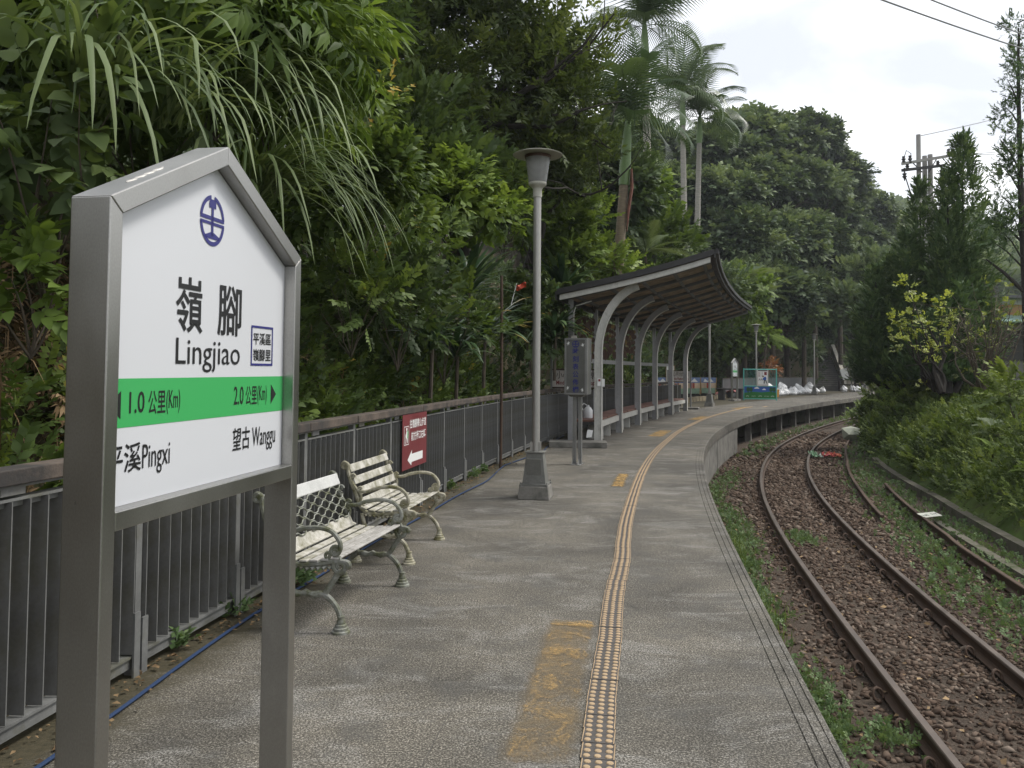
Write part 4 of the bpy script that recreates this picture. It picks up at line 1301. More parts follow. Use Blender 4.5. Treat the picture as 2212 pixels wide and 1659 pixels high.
# conduit, small junction box
p = SH(0, -.56, 0)
MB().tube([(p.x, p.y - .06, 2.0), (p.x, p.y - .06, 2.9), (p.x + .05, p.y - .06, 3.05), (p.x + .4, p.y - .06, 3.16)], .014, 6).build('conduit', M['shelter_pale'], she, smooth=True)
MB().box((p.x, p.y - .09, 2.28), (.14, .09, .20)).build('junction_box', M['offwhite'], she, bevel=.008)
p = SH(0, 0, 1.36)
rs2 = MB().box((p.x + .02, p.y - .082, 1.34), (.085, .004, .17), -phi(14.8) * .4).build('notice', M['white'], she)
MB().box((p.x + .02, p.y - .0855, 1.385), (.05, .003, .05), -phi(14.8) * .4).build('red_mark', M['text_red'], rs2)
# strings of wooden wish plaques hung under the roof
wood_plq = mat('wish_plaque_wood', (.10, .06, .042), .7, 0, .35, 6)
ochre = mat('wish_tag_ochre', (.20, .135, .05), .7, 0, .4, 6)
for bay in (0, 1, 2):
    for k_ in range(7):
        u = bays[bay] + .45 + k_ * .36
        root = empty('wish_string', SH(u, -.60, 2.0)); tag(root, 'string of small wooden plaques hanging from the shelter back rail', 'hanging string', 'strings of plaques hanging in the shelter')
        a = SH(u, -.60, 3.13); ln = rng.uniform(.9, 1.15)
        MB().tube([a, a + Vector((0, 0, -ln))], .004, 4).build('cord', M['dark_metal'], root)
        z = 2.95
        while z > 3.13 - ln:
            w = rng.uniform(.07, .15); h = w * rng.uniform(1.0, 2.4)
            hx = [(w / 2 * math.cos(t), h / 2 * math.sin(t)) for t in np.linspace(0, 6.283, 9)[:-1]]
            ax = Vector((math.cos(rng.uniform(-.6, .2)), math.sin(rng.uniform(-.6, .2)), 0)).normalized()
            MB().prism(hx, (a.x, a.y - .01, z - h / 2), ax, (0, 0, 1), .012).build('plaque', wood_plq if rng.uniform() < .85 else ochre, root)
            z -= h + .03

# litter under and on the shelter seat
cn = empty('plastic_jug', SH(.75, -.36, .497)); tag(cn, 'white plastic jug with handle standing on the red shelter bench', 'jug')
c0 = SH(.75, -.36, .497)
MB().lathe([(.10, 0), (.11, .02), (.11, .18), (.07, .24), (.03, .27), (.03, .30)], c0, 12).build('body', M['bag'], cn, smooth=True)
MB().tube([c0 + Vector((-.10, 0, .17)), c0 + Vector((-.16, 0, .26)), c0 + Vector((-.10, 0, .34)), c0 + Vector((-.02, 0, .29))], .014, 6).build('handle', M['bag'], cn, smooth=True)
q = SH(-.22, -.12, .12)
pc = MB().prism([(0, 0), (.12, .01), (.13, .17), (.01, .18)], (q.x - .1, q.y, .121), Vector((1, -.2, 0)).normalized(), Vector((.12, .3, .95)).normalized(), .012).build('paper_carton', M['white'])
tag(pc, 'crumpled white carton leaning at the foot of the first shelter post', 'carton')

# blue hose lying along the fence foot
hz_ = []
for s in np.arange(-3, 16.3, .35):
    d = float(np.interp(s, [-3, 0, 1.6, 4, 6.5, 8, 10, 12.5, 14.4, 16.3], [3.16, 3.22, 3.31, 3.24, 3.16, 3.10, 3.24, 3.05, 3.30, 3.42])) + .012 * math.sin(s * 2.1)
    hz_.append(pt(s, d, .016))
hs = MB().tube(hz_, .0095, 7).build('garden_hose', M['hose'], smooth=True)
tag(hs, 'thin blue hose lying on the platform along the fence', 'hose')

# ------------------------------------------------------------------ beyond the shelter
U = Vector((0, 0, 1))
# low stone edging and painted mine wagons on it
stone_m = mat('edging_stone', (.24, .20, .13), .9, 0, .35, 6, 40, bmp=.4)
ed = empty('stone_edging', at(1500, 860, 40)); tag(ed, 'low yellowish stone edging behind the platform past the shelter', 'stone edging')
A_, B_ = at(1437, 866, 39.5), at(1598, 848, 54.0)
A_.z = B_.z = 0
nst = 26
sm_ = MB().box((0, 0, .11), (.58, .30, .24), taper=.92).mesh('edging_stone', stone_m)
dv = (B_ - A_)
for i in range(nst):
    p = A_ + dv * (i + .5) / nst
    o = link('edging_stone', sm_, ed, p + U * float(rng.normal(0, .015)), math.atan2(dv.y, dv.x) + float(rng.normal(0, .05)))
wg_m = [mat('wagon_blue', (.17, .24, .42), .6, 0, .3, 5), mat('wagon_cream', (.62, .48, .34), .65, 0, .2, 4, dirt=(.25, .2, .14), dirt_amt=.3), mat('wagon_green', (.26, .38, .28), .65, 0, .2, 4), mat('wagon_rim', (.30, .20, .09), .7, 0, .3, 6), mat('wagon_red', (.36, .05, .035), .6, 0, .2, 6)]
for i, px in enumerate((1428, 1462, 1496, 1530)):
    c = at(px, 852, 45.5 + i * 1.0); c.z = 0.0
    root = empty('mine_wagon', c, -R(12)); tag(root, ('leftmost painted mine wagon, seen between the shelter ribs', 'second painted mine wagon, behind the far gap sign', 'third painted mine wagon, left of the second lamp post', 'rightmost painted mine wagon, just right of the second lamp post')[i], 'wagon', 'painted mine wagons behind the platform')
    w = .84; z0 = .34; f = -.34
    for (za, zb, m_, nm) in ((z0, z0 + .30, 2, 'lower_panel'), (z0 + .302, z0 + .60, 1, 'middle_panel'), (z0 + .602, z0 + .90, 0, 'upper_panel')):
        MB().box((0, 0, (za + zb) / 2), (w, .66, zb - za), taper=1.02).build(nm, wg_m[m_], root, world=False)
    for x in (-w / 2 - .012, w / 2 + .012):
        MB().box((x, f - .02, z0 + .44), (.05, .05, .94), Matrix.Rotation(.06 * (1 if x > 0 else -1), 3, 'Y')).build('edge_strap', wg_m[3], root, world=False)
    for x in (-.10, .02):
        MB().prism([(x, z0 + .34), (x + .05, z0 + .26), (x + .09, z0 + .36), (x + .09, z0 + .6), (x, z0 + .6)], (0, f - .008, 0), (1, 0, 0), (0, 0, 1), .006).build('red_mark', wg_m[4], root, world=False)
    MB().prism([(-.28, z0 + .65), (-.2, z0 + .84), (-.05, z0 + .70), (.1, z0 + .86), (.3, z0 + .66)], (0, f - .008, 0), (1, 0, 0), (0, 0, 1), .006).build('mountain_mark', M['white'], root, world=False)
    MB().box((0, 0, .26), (w * .9, .5, .12)).build('chassis', M['dark_metal'], root, world=False)
    for x in (-.26, .26):
        for y in (-.30, .30):
            wl = MB(); wl.tube([(x, y - .03, .17), (x, y + .03, .17)], .17, 14); wl.build('wheel', M['dark_metal'], root, world=False, smooth=True)
# notice board post seen between the ribs
q = at(1448, 868, 40.0)
nbd = empty('notice_post', (q.x, q.y, 0), -R(15)); tag(nbd, 'narrow white notice board on a wooden post behind the shelter end', 'notice board')
MB().box((0, 0, .45), (.12, .12, .9)).build('post', stone_m, nbd, world=False)
MB().box((0, 0, 1.35), (.36, .05, 1.0)).build('board', M['white'], nbd, world=False)
fr = MB()
for x in (-.2, .2):
    fr.box((x, 0, 1.35), (.04, .06, 1.08))
fr.box((0, 0, 1.87), (.36, .06, .04)); fr.build('frame', ochre, nbd, world=False)
# dark stone table
q = at(1578, 864, 46.8)
tb = empty('stone_table', (q.x, q.y, 0), -R(30)); tag(tb, 'low dark stone table behind the distant station sign', 'table')
MB().box((0, 0, .62), (1.5, .6, .08)).build('top', M['dark_metal'], tb, world=False, bevel=.02)
for x in (-.5, .5):
    MB().box((x, 0, .29), (.3, .42, .58)).build('leg', M['dark_metal'], tb, world=False)
# pink red barrier tape bundle lying behind
q = at(1548, 850, 50)
pk = mat('pink_tarp', (.42, .16, .15), .7, 0, .5, 8, 30)
tp = MB(); n_ = 18
vs = [(x / n_ * 4.4 - 2.2, y / 8 * 1.2, .16 + .13 * math.sin(x * 1.9 + y * .8) * math.cos(y * 1.7 + x * .6) + .10 * math.sin(x * .7)) for x in range(n_ + 1) for y in range(9)]
tp.add(vs, [(x * 9 + y, (x + 1) * 9 + y, (x + 1) * 9 + y + 1, x * 9 + y + 1) for x in range(n_) for y in range(8)])
o = tp.build('tarpaulin', pk, smooth=True); o.location = (q.x + .4, q.y, .18); o.rotation_euler = (0, 0, -R(8))
tag(o, 'crumpled pink tarpaulin lying behind the distant station sign', 'tarpaulin')

# teal mesh barrier with painted board and safety poster
c = at(1642, 863, 46.4); BW, BH = 1.80, 1.80
bar_ = empty('mesh_barrier', (c.x, c.y, 0), -R(4)); tag(bar_, 'teal framed mesh barrier with a blue and green painted board and poster', 'barrier')
for x in (-BW / 2, BW / 2):
    MB().tube([(x, 0, 0), (x, 0, BH)], .03, 8).build('upright', M['teal'], bar_, world=False, smooth=True)
for z in (.09, .80, BH - .06):
    MB().tube([(-BW / 2, 0, z), (BW / 2, 0, z)], .025, 8).build('cross_tube', M['teal'], bar_, world=False, smooth=True)
ms = MB()
for k_ in range(-14, 24):
    for sg in (1, -1):
        x0 = -BW / 2 + k_ * .085; z0, z1 = .82, BH - .07
        xa, xb = (x0, x0 + (z1 - z0) * .8) if sg > 0 else (x0 + (z1 - z0) * .8, x0)
        t0, t1 = 0.0, 1.0
        lo, hi = -BW / 2, BW / 2
        if xa == xb: continue
        ta, tb_ = (lo - xa) / (xb - xa), (hi - xa) / (xb - xa)
        t0, t1 = max(0, min(ta, tb_)), min(1, max(ta, tb_))
        if t1 - t0 > .02:
            ms.bar((xa + (xb - xa) * t0, .0, z0 + (z1 - z0) * t0), (xa + (xb - xa) * t1, .0, z0 + (z1 - z0) * t1), .004, .004)
tag(ms.build('wire_mesh', M['teal'], bar_, world=False), kind='stuff')
pb = MB().box((0, .012, .445), (BW - .06, .016, .69)).build('painted_board', M['blue_paint'], bar_, world=False)
def shape(poly, m_, nm, par, y, th=.006):
    return MB().prism(poly, (0, y, 0), (1, 0, 0), (0, 0, 1), th).build(nm, m_, par, world=False)
hw = BW / 2 - .035
shape([(-hw, .105), (hw, .105), (hw, .46), (.5, .50), (.1, .46), (-.4, .49), (-hw, .43)], M['green_paint'], 'painted_hill', pb, .004)
for cx_, cz_, s_ in ((-.18, .70, 1.0), (.22, .62, .75)):
    shape([(cx_ + s_ * a, cz_ + s_ * b) for a, b in ((-.13, -.04), (.13, -.04), (.13, .0), (.07, .03), (.03, .07), (-.04, .06), (-.08, .02), (-.13, .01))], M['white'], 'painted_cloud', pb, .004)
for cx_ in (-.66, -.50, .60, .76):
    shape([(cx_ + .10 * math.cos(t), .62 + .13 * math.sin(t)) for t in np.linspace(0, 6.283, 11)[:-1]], M['green_dark'], 'painted_tree', pb, .0038, .008)
    shape([(cx_ - .02, .40), (cx_ + .02, .40), (cx_ + .02, .50), (cx_ - .02, .50)], M['green_dark'], 'painted_trunk', pb, -.003, .004)
for cx_, s_ in ((-.70, 1.25), (-.42, .8), (-.30, .8), (0.0, 1.25), (.28, .8), (.42, .8), (.68, 1.25)):
    for dx in (-.05, .0, .05):
        shape([(cx_ + s_ * dx + .022 * s_ * math.cos(t) * (1 if i % 2 else .45), .24 + .015 * s_ * (dx == 0) + .026 * s_ * math.sin(t) * (1 if i % 2 else .45)) for i, t in enumerate(np.linspace(0, 6.283, 9)[:-1])], M['white'], 'painted_flower', pb, -.003)
pz = .80; pw = .30
pos_ = MB().box((.14, -.03, 1.26), (.60, .02, .90)).build('poster', M['offwhite'], bar_, world=False)
shape([(-.12, .90), (.40, .90), (.40, 1.63), (-.12, 1.63)], M['white'], 'poster_sheet', pos_, -.0405, .004)
shape([(-.12, 1.645), (.40, 1.645), (.40, 1.69), (-.12, 1.69)], M['sign_black'], 'poster_heading', pos_, -.0405, .004)
shape([(.22, 1.42), (.36, 1.42), (.36, 1.60), (.22, 1.60)], M['text_red'], 'red_stamp', pos_, -.0446, .003)
for k_ in range(4):
    shape([(-.10 + .10 * k_, 1.12), (-.06 + .10 * k_, 1.12), (.00 + .10 * k_, 1.22), (-.04 + .10 * k_, 1.22)], M['sign_black'], 'hazard_stripe', pos_, -.0446, .003)
wk = pos_
shape([(.12, 1.20), (.20, 1.14), (.32, 1.16), (.34, 1.26), (.28, 1.34), (.20, 1.30)], M['blue_paint'], 'worker_jacket', wk, -.0478, .003)
shape([(.16 + .05 * math.cos(t), 1.35 + .045 * math.sin(t)) for t in np.linspace(0, 6.283, 11)[:-1]], ochre, 'worker_helmet', wk, -.0478, .003)
shape([(.26, 1.16), (.33, 1.15), (.36, 1.02), (.40, .95), (.34, .95), (.30, 1.04)], M['sign_black'], 'worker_leg', wk, -.0478, .003)
shape([(.20, 1.14), (.26, 1.14), (.24, 1.02), (.26, .95), (.18, .95), (.19, 1.03)], M['sign_black'], 'worker_leg', wk, -.0478, .003)
for x in (-.08, -.02, .10):
    for k_ in range(5):
        shape([(x - .015, 1.55 - .055 * k_), (x + .02, 1.55 - .055 * k_), (x + .02, 1.585 - .055 * k_), (x - .015, 1.585 - .055 * k_)], M['text_red'] if x < 0 else M['text_brown'], 'poster_text', pos_, -.0446, .003)

# solid grey panel fence behind the bags
pf = empty('panel_fence', pt(55, 5.9)); tag(pf, 'low dark grey solid panel fence behind the white bags', 'fence')
pfm = mat('panel_grey', (.075, .078, .078), .6, .1, .25, 3, 40)
for s in np.arange(46.5, 69, 1.5):
    a, b = pt(s + .01, 6.0), pt(s + 1.49, 6.0)
    MB().bar(a + U * .60, b + U * .60, .04, 1.12).build('panel', pfm, pf)
    MB().bar(a + U * 1.185, b + U * 1.185, .09, .05).build('cap_rail', M['wood_rail'], pf)
    MB().box(pt(s, 6.0, .6), (.07, .07, 1.19), -phi(s)).build('post', M['fence_edge'], pf)

# white sandbags
bag_meshes = []
for q_ in range(5):
    r2 = np.random.default_rng(40 + q_)
    b = MB(); nu, nv = 14, 9
    vs = []
    for i in range(nv + 1):
        th = math.pi * i / nv
        for j in range(nu):
            ph = 2 * math.pi * j / nu
            x, y, z = math.sin(th) * math.cos(ph), math.sin(th) * math.sin(ph), math.cos(th)
            k_ = 1 + .10 * math.sin(3 * ph + q_) + r2.normal(0, .07)
            ear = 1 + .5 * max(0, z - .45) ** 2 * (1 + abs(math.cos(ph)) * 1.6)
            vs.append((x * .33 * k_ * (1 - .25 * max(0, z)), y * .24 * k_ * (1 - .45 * max(0, z)), .21 + z * .21 * k_ * ear))
    fs = [(i * nu + j, i * nu + (j + 1) % nu, (i + 1) * nu + (j + 1) % nu, (i + 1) * nu + j) for i in range(nv) for j in range(nu)]
    b.add(vs, fs); bag_meshes.append(b.mesh('sandbag', M['bag']))
r3 = np.random.default_rng(77)
def bag(s, d, z, lab, grp, sc=1.0):
    o = link('sandbag', bag_meshes[int(r3.integers(0, 5))], None, pt(s, d, z), float(r3.uniform(0, 6.28)))
    o.rotation_euler = (float(r3.normal(0, .18)), float(r3.normal(0, .18)), o.rotation_euler.z)
    k_ = sc * float(r3.uniform(.85, 1.2)); o.scale = (k_, k_, k_ * float(r3.uniform(.75, 1.2)))
    tag(o, lab, 'sandbag', grp)
for i in range(24):
    s = 49.3 + i * .70
    bag(s, 4.75 + r3.normal(0, .12), .0, 'white woven sandbag in the heap before the panel fence', 'sandbags heaped by the panel fence')
    bag(s + .3, 5.25 + r3.normal(0, .1), .0, 'white woven sandbag in the heap before the panel fence', 'sandbags heaped by the panel fence')
    if i % 5 == 0:
        bag(s + .15, 5.05 + r3.normal(0, .1), .26, 'white woven sandbag in the heap before the panel fence', 'sandbags heaped by the panel fence')
for s, d in ((46.9, 4.2), (47.6, 4.5)):
    bag(s, d, 0, 'white woven sandbag lying behind the teal barrier', 'sandbags behind the barrier')
for s, d in ((69.2, 3.7), (71.0, 3.4), (71.7, 3.5), (72.4, 3.3), (73.4, 3.1)):
    bag(s, d, 0, 'white sandbag lying at the foot of the leaning notice board', 'sandbags by the leaning board', 1.05)
q = pt(51.0, 4.1)
ob = empty('tool_box', q, .3); tag(ob, 'orange plastic crate standing against the nearest sandbags', 'crate')
orange = flat('orange_plastic', (.55, .25, .03), .5)
MB().box((0, 0, .24), (.36, .3, .46), taper=1.1).build('body', orange, ob, world=False, bevel=.02)
MB().box((0, 0, .48), (.43, .36, .04)).build('rim', orange, ob, world=False)

# stairs climbing the slope, with stone balustrade and a retaining wall
stm = mat('stair_stone', (.105, .102, .092), .9, 0, .3, 3, 40, bmp=.4)
stc = empty('stairway', pt(70, 7.5)); tag(stc, 'dark stone stairway climbing the wooded slope beyond the sandbags', 'stairs')
bs = at(1778, 826, 72.0); bs.z = 0
sdv = Vector((.20, .98, 0)); sx = Vector((.98, -.20, 0))
for i in range(17):
    MB().box(bs + sdv * (.42 * i) + U * (.17 * i + .085 + .2), (3.2, .42, .17 + .4), math.atan2(sx.y, sx.x)).box(bs + sdv * (.42 * i - .02) + U * (.17 * i + .47), (3.24, .46, .045), math.atan2(sx.y, sx.x), mi=1).build('step', [stm, M['concrete']], stc)
wht = mat('balustrade_stone', (.42, .40, .34), .8, 0, .3, 4, 40, dirt=(.1, .11, .06), dirt_amt=.4)
for i in range(13):
    p = bs + sx * (1.75 + .02 * i) + sdv * (.56 * i) + U * (.23 * i)
    MB().box(p + U * .75, (.22, .22, 1.05), .2).build('baluster', wht, stc)
    MB().box(p + U * 1.32, (.30, .62, .12), Matrix.Rotation(-.2, 3, 'Z') @ Matrix.Rotation(.38, 3, 'X')).build('balustrade_cap', wht, stc)
gate = empty('timber_rail', bs + sx * 2.4); tag(gate, 'dark timber railing at the foot of the stairway', 'railing')
for k_ in range(3):
    MB().box(bs + sx * (1.2 + 1.3 * k_) - sdv * .6 + U * .75, (.14, .14, 1.5)).build('post', M['bark_dark'], gate)
for z in (.55, 1.0, 1.4):
    MB().bar(bs + sx * 1.2 - sdv * .69 + U * z, bs + sx * 3.8 - sdv * .69 + U * z, .05, .12).build('rail', M['bark_dark'], gate)
bw = at(1838, 838, 78); rw = empty('retaining_wall', (bw.x, bw.y, 0)); tag(rw, 'stained concrete retaining wall right of the stairway', 'wall')
a, b = at(1806, 838, 77), at(1905, 838, 84); a.z = b.z = 0
for k_ in range(5):
    p0, p1 = a + (b - a) * (k_ / 5), a + (b - a) * ((k_ + 1) / 5 - .004)
    MB().bar(p0 + U * 1.6, p1 + U * 1.6, .4, 3.4).build('wall_panel', M['concrete_moss'], rw)
lbq = at(1838, 848, 67.5)
lb = empty('leaning_board', (lbq.x, lbq.y, 0), -R(20)); tag(lb, 'white notice board on two legs leaning beside the last sandbags', 'notice board')
tl = Matrix.Rotation(-.30, 3, 'Y')
for x in (-.28, .28):
    MB().box(tl @ Vector((x, 0, 1.0)), (.06, .05, 2.1), tl).build('leg', M['dark_metal'], lb, world=False)
MB().box(tl @ Vector((0, -.04, 1.55)), (.52, .03, .85), tl).build('board', M['white'], lb, world=False)

# ------------------------------------------------------------------ things lying by the track
cloth_cols = [(.46, .13, .07), (.55, .30, .10), (.28, .44, .28), (.52, .56, .52), (.38, .06, .06)]
q = at(1782, 984, 25.6); ck = empty('paper_lantern', (q.x, q.y, -1.03), -R(5)); tag(ck, 'collapsed red, orange and green paper sky lantern lying by the rail', 'paper lantern'); ck.scale = (.8, .8, .7)
for i, (x, m_c, w) in enumerate(((-.33, 2, .40), (-.10, 3, .26), (.12, 1, .44), (.34, 0, .50), (.12, 4, .46), (-.46, 2, .26))):
    b = MB(); n_ = 9; r4 = np.random.default_rng(i + 200)
    hmap = r4.normal(0, .035, (n_ + 1, 7))
    vs = [(x + (a / n_ - .5) * w, (c / 6 - .5) * .42 - (.10 if i == 4 else 0) , .05 + abs(hmap[a, c]) + .05 * math.sin(a * 1.1 + i) * math.sin(c * .9)) for a in range(n_ + 1) for c in range(7)]
    vs = [(p[0], p[1], max(p[2], .012) * (1.0 + .25 * i % 2)) for p in vs]
    b.add(vs, [(a * 7 + c, (a + 1) * 7 + c, (a + 1) * 7 + c + 1, a * 7 + c + 1) for a in range(n_) for c in range(6)])
    b.build('paper_panel', flat('lantern_paper_%d' % i, cloth_cols[m_c], .6), ck, world=False, smooth=False)
q = at(2008, 1106, 14.6); cd = empty('signboard', (q.x, q.y, -.87), 0); tag(cd, 'white plastic card with black marks lying across the rusty rail', 'card')
ax = Vector((.93, .36, .03)).normalized(); ay = Vector((-.36, .93, .22)).normalized()
cb = MB().prism([(-.20, -.09), (.20, -.09), (.20, .09), (-.20, .09)], (q.x, q.y, -.875), ax, ay, .006).build('card', flat('card_white', (.66, .66, .56), .5), cd)
o_ = Vector((q.x, q.y, -.875)) + ax.cross(ay) * .0075
for x, w, z, h in ((-.17, .02, -.05, .06), (-.12, .03, -.04, .05), (-.07, .015, -.05, .07), (.05, .012, -.02, .06), (.08, .04, .0, .012), (.14, .012, -.03, .06), (.15, .03, .02, .012)):
    MB().add([o_ + ax * (x + a * w) + ay * (z + b * h) for a, b in ((0, 0), (1, 0), (1, 1), (0, 1))], [(0, 1, 2, 3)]).build('black_mark', M['sign_black'], cb)
q = at(1842, 938, 31.5)
blk = MB(); tv = ICO_V * (1 + np.random.default_rng(4).normal(0, .12, (12, 1))) * np.array([.42, .3, .34])
blk.add([tuple(p) for p in tv], [tuple(t) for t in ICO_T]); blk = blk.build('concrete_rubble', mat('pale_rubble', (.42, .44, .36), .9, 0, .2, 5))
blk.location = (q.x, q.y, -.72); tag(blk, 'pale broken concrete block beside the track below the bushes', 'rubble')
q = at(1872, 1608, 4.55)
bl = MB(); tv = ICO_V * (1 + np.random.default_rng(9).normal(0, .15, (12, 1))) * np.array([.085, .05, .045])
bl.add([tuple(p) for p in tv], [tuple(t) for t in ICO_T]); bl = bl.build('black_rag', M['sign_black'], smooth=True)
bl.location = (pt(1.55, -.45).x, pt(1.55, -.45).y, -1.035); tag(bl, 'small black rag lying in the gravel below the platform edge', 'rag')

# ------------------------------------------------------------------ utility pole, wires, building on the right
up = empty('utility_pole', tuple(at(2000, 830, 41).xy) + (1.2,)); tag(up, 'tall wooden utility pole group with two crossarms above the conifers', 'utility pole')
P0 = at(2003, 400, 41)
def pole(x, y, top, r, nm='pole'):
    MB().lathe([(r * 1.25, 0), (r, top)], (x, y, 1.0), 12).build(nm, M['pole_conc'], up, smooth=True)
pole(at(1985, 400, 41).x, 41, at(1985, 291, 41).z - 1.0, .105)
pole(at(1998, 400, 41.4).x, 41.4, at(1998, 337, 41.4).z - 1.0, .115)
pole(at(2010, 400, 41.4).x, 41.4, at(2010, 334, 41.4).z - 1.0, .115)
for (x0, y0), (x1, y1) in (((1948, 354), (2060, 335)), ((1948, 368), (2042, 357))):
    MB().bar(at(x0, y0, 40.8), at(x1, y1, 40.8), .11, .13).build('crossarm', M['dark_metal'] if y0 > 360 else M['pole_conc'], up)
for (px, py, h) in ((1952, 346, .28), (1966, 347, .34), (2049, 333, .34), (2057, 332, .30), (1960, 360, .2), (2026, 352, .2)):
    p = at(px, py + 4, 40.8)
    MB().lathe([(.05, -.05), (.10, .0), (.06, h * .3), (.11, h * .5), (.06, h * .7), (.08, h)], p, 10).build('insulator', M['dark_metal'], up, smooth=True)
for (px, py) in ((1954, 378), (2034, 371)):
    p = at(px, py, 40.7)
    MB().lathe([(.04, .35), (.04, .1), (.12, .06), (.06, -.02), (.12, -.08), (.05, -.16), (.02, -.3)][::-1], p, 10).build('cutout', M['dark_metal'], up, smooth=True)
for a, b in (((1972, 352), (1992, 372)), ((2024, 342), (2006, 372)), ((1955, 380), (1968, 420)), ((2034, 378), (2012, 440)), ((2010, 395), (2040, 440))):
    MB().bar(at(*a, 40.9), at(*b, 40.9), .04, .04).build('brace', M['dark_metal'], up)
for k_, P in enumerate((((1952, 343), (1958, 325), (1968, 332), (1966, 345)), ((2044, 338), (2052, 321), (2060, 327), (2057, 336)))):
    MB().tube([at(x, y, 40.7) for x, y in P], .02, 5).build('jumper', M['dark_metal'], up)
wm = flat('wire_grey', (.22, .22, .23), .6)
def wire(lab, pts3, r):
    b = MB(); A, B = Vector(pts3[0]), Vector(pts3[1]); sag = pts3[2]
    b.tube([A.lerp(B, t) - U * sag * 4 * t * (1 - t) for t in np.linspace(0, 1, 15)], r, 6)
    o = b.build('overhead_wire', wm, smooth=True); tag(o, lab, 'wire', 'overhead wires'); return o
wire('thick overhead wire crossing the upper sky corner, the lower of two', (at(1760, -55, 13.5), at(2420, 165, 26.0), .12), .016)
wire('thick overhead wire crossing the upper sky corner, the upper of two', (at(1890, -50, 13.5), at(2420, 138, 26.0), .12), .014)
wire('wire running right from the very top of the utility pole', (at(1990, 293, 41), at(2290, 218, 52), .1), .022)
wire('wire leaving the upper crossarm insulator towards the right', (at(2050, 333, 41), at(2290, 302, 56), .25), .020)
wire('wire leaving the right end of the crossarm', (at(2058, 334, 41), at(2290, 310, 56), .25), .020)
wire('faint distant wire low in the sky right of the conifers', (at(2080, 418, 90), at(2290, 408, 96), .3), .03)
wire('lowest faint distant wire right of the conifers', (at(2080, 440, 90), at(2290, 425, 96), .3), .03)
bd = empty('low_building', tuple(at(2200, 700, 30).xy) + (1.0,)); tag(bd, 'low building with grey roof, orange wall band and green awning', 'building')
cwall = mat('building_wall', (.42, .25, .13), .8, 0, .12, 2); cw2 = mat('building_white', (.50, .50, .48), .7, 0, .12, 2); awn = mat('awning_green', (.30, .44, .38), .4, 0, .1, 2); rf_m = mat('building_roof', (.13, .13, .14), .6, .2, .2, 2)
x0 = at(2108, 650, 30).x; zt = at(2140, 642, 30).z
Wb = 9.0
MB().box((x0 + Wb / 2, 33, 1.0 + (zt - 1.6) / 2), (Wb, 6, zt - 1.6)).build('lower_wall', mat('building_grey', (.17, .16, .15), .9, 0, .2, 2), bd)
MB().box((x0 + Wb / 2, 32.98, zt - .46), (Wb + .1, 6.1, .36)).build('orange_band', cwall, bd)
MB().box((x0 + Wb / 2, 32.97, zt - .12), (Wb + .14, 6.14, .30)).build('white_fascia', cw2, bd)
rb_ = MB().box((x0 + Wb / 2, 32.9, zt + .16), (Wb + .8, 7, .10), Matrix.Rotation(.05, 3, 'X')).build('roof', rf_m, bd)
for k_ in range(6):
    MB().box((x0 + .75 + k_ * 1.5, 29.55, zt - .80), (1.46, .8, .04), Matrix.Rotation(.35, 3, 'X')).build('awning_sheet', awn, bd)
    MB().box((x0 + 1.5 + k_ * 1.5, 29.5, zt - .93), (.04, .9, .04), Matrix.Rotation(.35, 3, 'X')).build('awning_rib', M['white'], bd)
MB().box((x0 + 1.5, 29.97, zt - 1.75), (1.4, .06, 1.1)).build('window', M['dark_metal'], bd)

# ------------------------------------------------------------------ vegetation
rg = np.random.default_rng(21)
SP = {
 'broad': [sprig_t(rg, leaf_h(.34, .06, .22), 7, 62, .50, .22, .10) for _ in range(3)],
 'small': [sprig_t(rg, leaf_q(.27, .12), 10, 58, .36, .25) for _ in range(3)],
 'narrow': [sprig_t(rg, leaf_t(.12, .03, .28), 9, 48, .62, .25, .35) for _ in range(3)],
 'tree': [sprig_t(rg, leaf_t(.20, .05, .15), 9, 66, .48, .35) for _ in range(3)],
 'pinn': [sprig_t(rg, leaf_q(.30, .12), 15, 70, .27, .12, .15) for _ in range(3)],
 'far': [sprig_t(rg, leaf_q(.32, .15), 7, 66, .52, .4) for _ in range(3)],
 'con': [sprig_t(rg, leaf_q(.17, -.1), 9, 36, .50, .25) for _ in range(3)],
 'pinnq': [sprig_t(rg, leaf_q(.30, .12), 13, 70, .30, .14, .15) for _ in range(3)],
 'weedq': [sprig_t(rg, leaf_q(.30, .15), 8, 66, .48, .3) for _ in range(3)],
 'weed': [sprig_t(rg, leaf_q(.33, .15), 7, 70, .52, .3) for _ in range(2)],
}
def stems(root, rng, base, n, h, spread, r, m_):
    b = MB()
    base = Vector(base)
    for i in range(n):
        d = Vector((rng.normal(0, spread), rng.normal(0, spread), 1)).normalized()
        P = [base]
        for k_ in range(5):
            d = (d + Vector(rng.normal(0, .14, 3))).normalized(); P.append(P[-1] + d * h / 5)
        b.tube(P, [r * (1 - .15 * k_) for k_ in range(6)], 5, cap=False)
    return b.build('stem', m_, root, smooth=True)

def shrub(name, label, loc, rad, sp, lm, size, n=16, per=190, seed=0, tint=(.45, .15), group=None, up=.35, hang=0.0, cat='shrub', base=None, cr=(.3, .52)):
    rng = np.random.default_rng(seed + 500)
    loc = Vector(loc)
    gz = loc.z - rad[2] * 1.3 if base is None else base
    root = empty(name, (loc.x, loc.y, gz)); tag(root, label, cat, group)
    L = Leaves()
    c = blob_clusters(rng, n, rad, cr); c[:, :3] += np.array(loc)
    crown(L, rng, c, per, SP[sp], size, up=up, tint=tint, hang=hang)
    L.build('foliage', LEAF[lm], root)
    g2 = max(gz, loc.z - rad[2] * 1.15)
    stems(root, rng, (loc.x, loc.y, g2), 6, (loc.z - g2) + rad[2] * .5, .3 * rad[0] / max(rad[2], .3), .010, M['bark'])
    return root

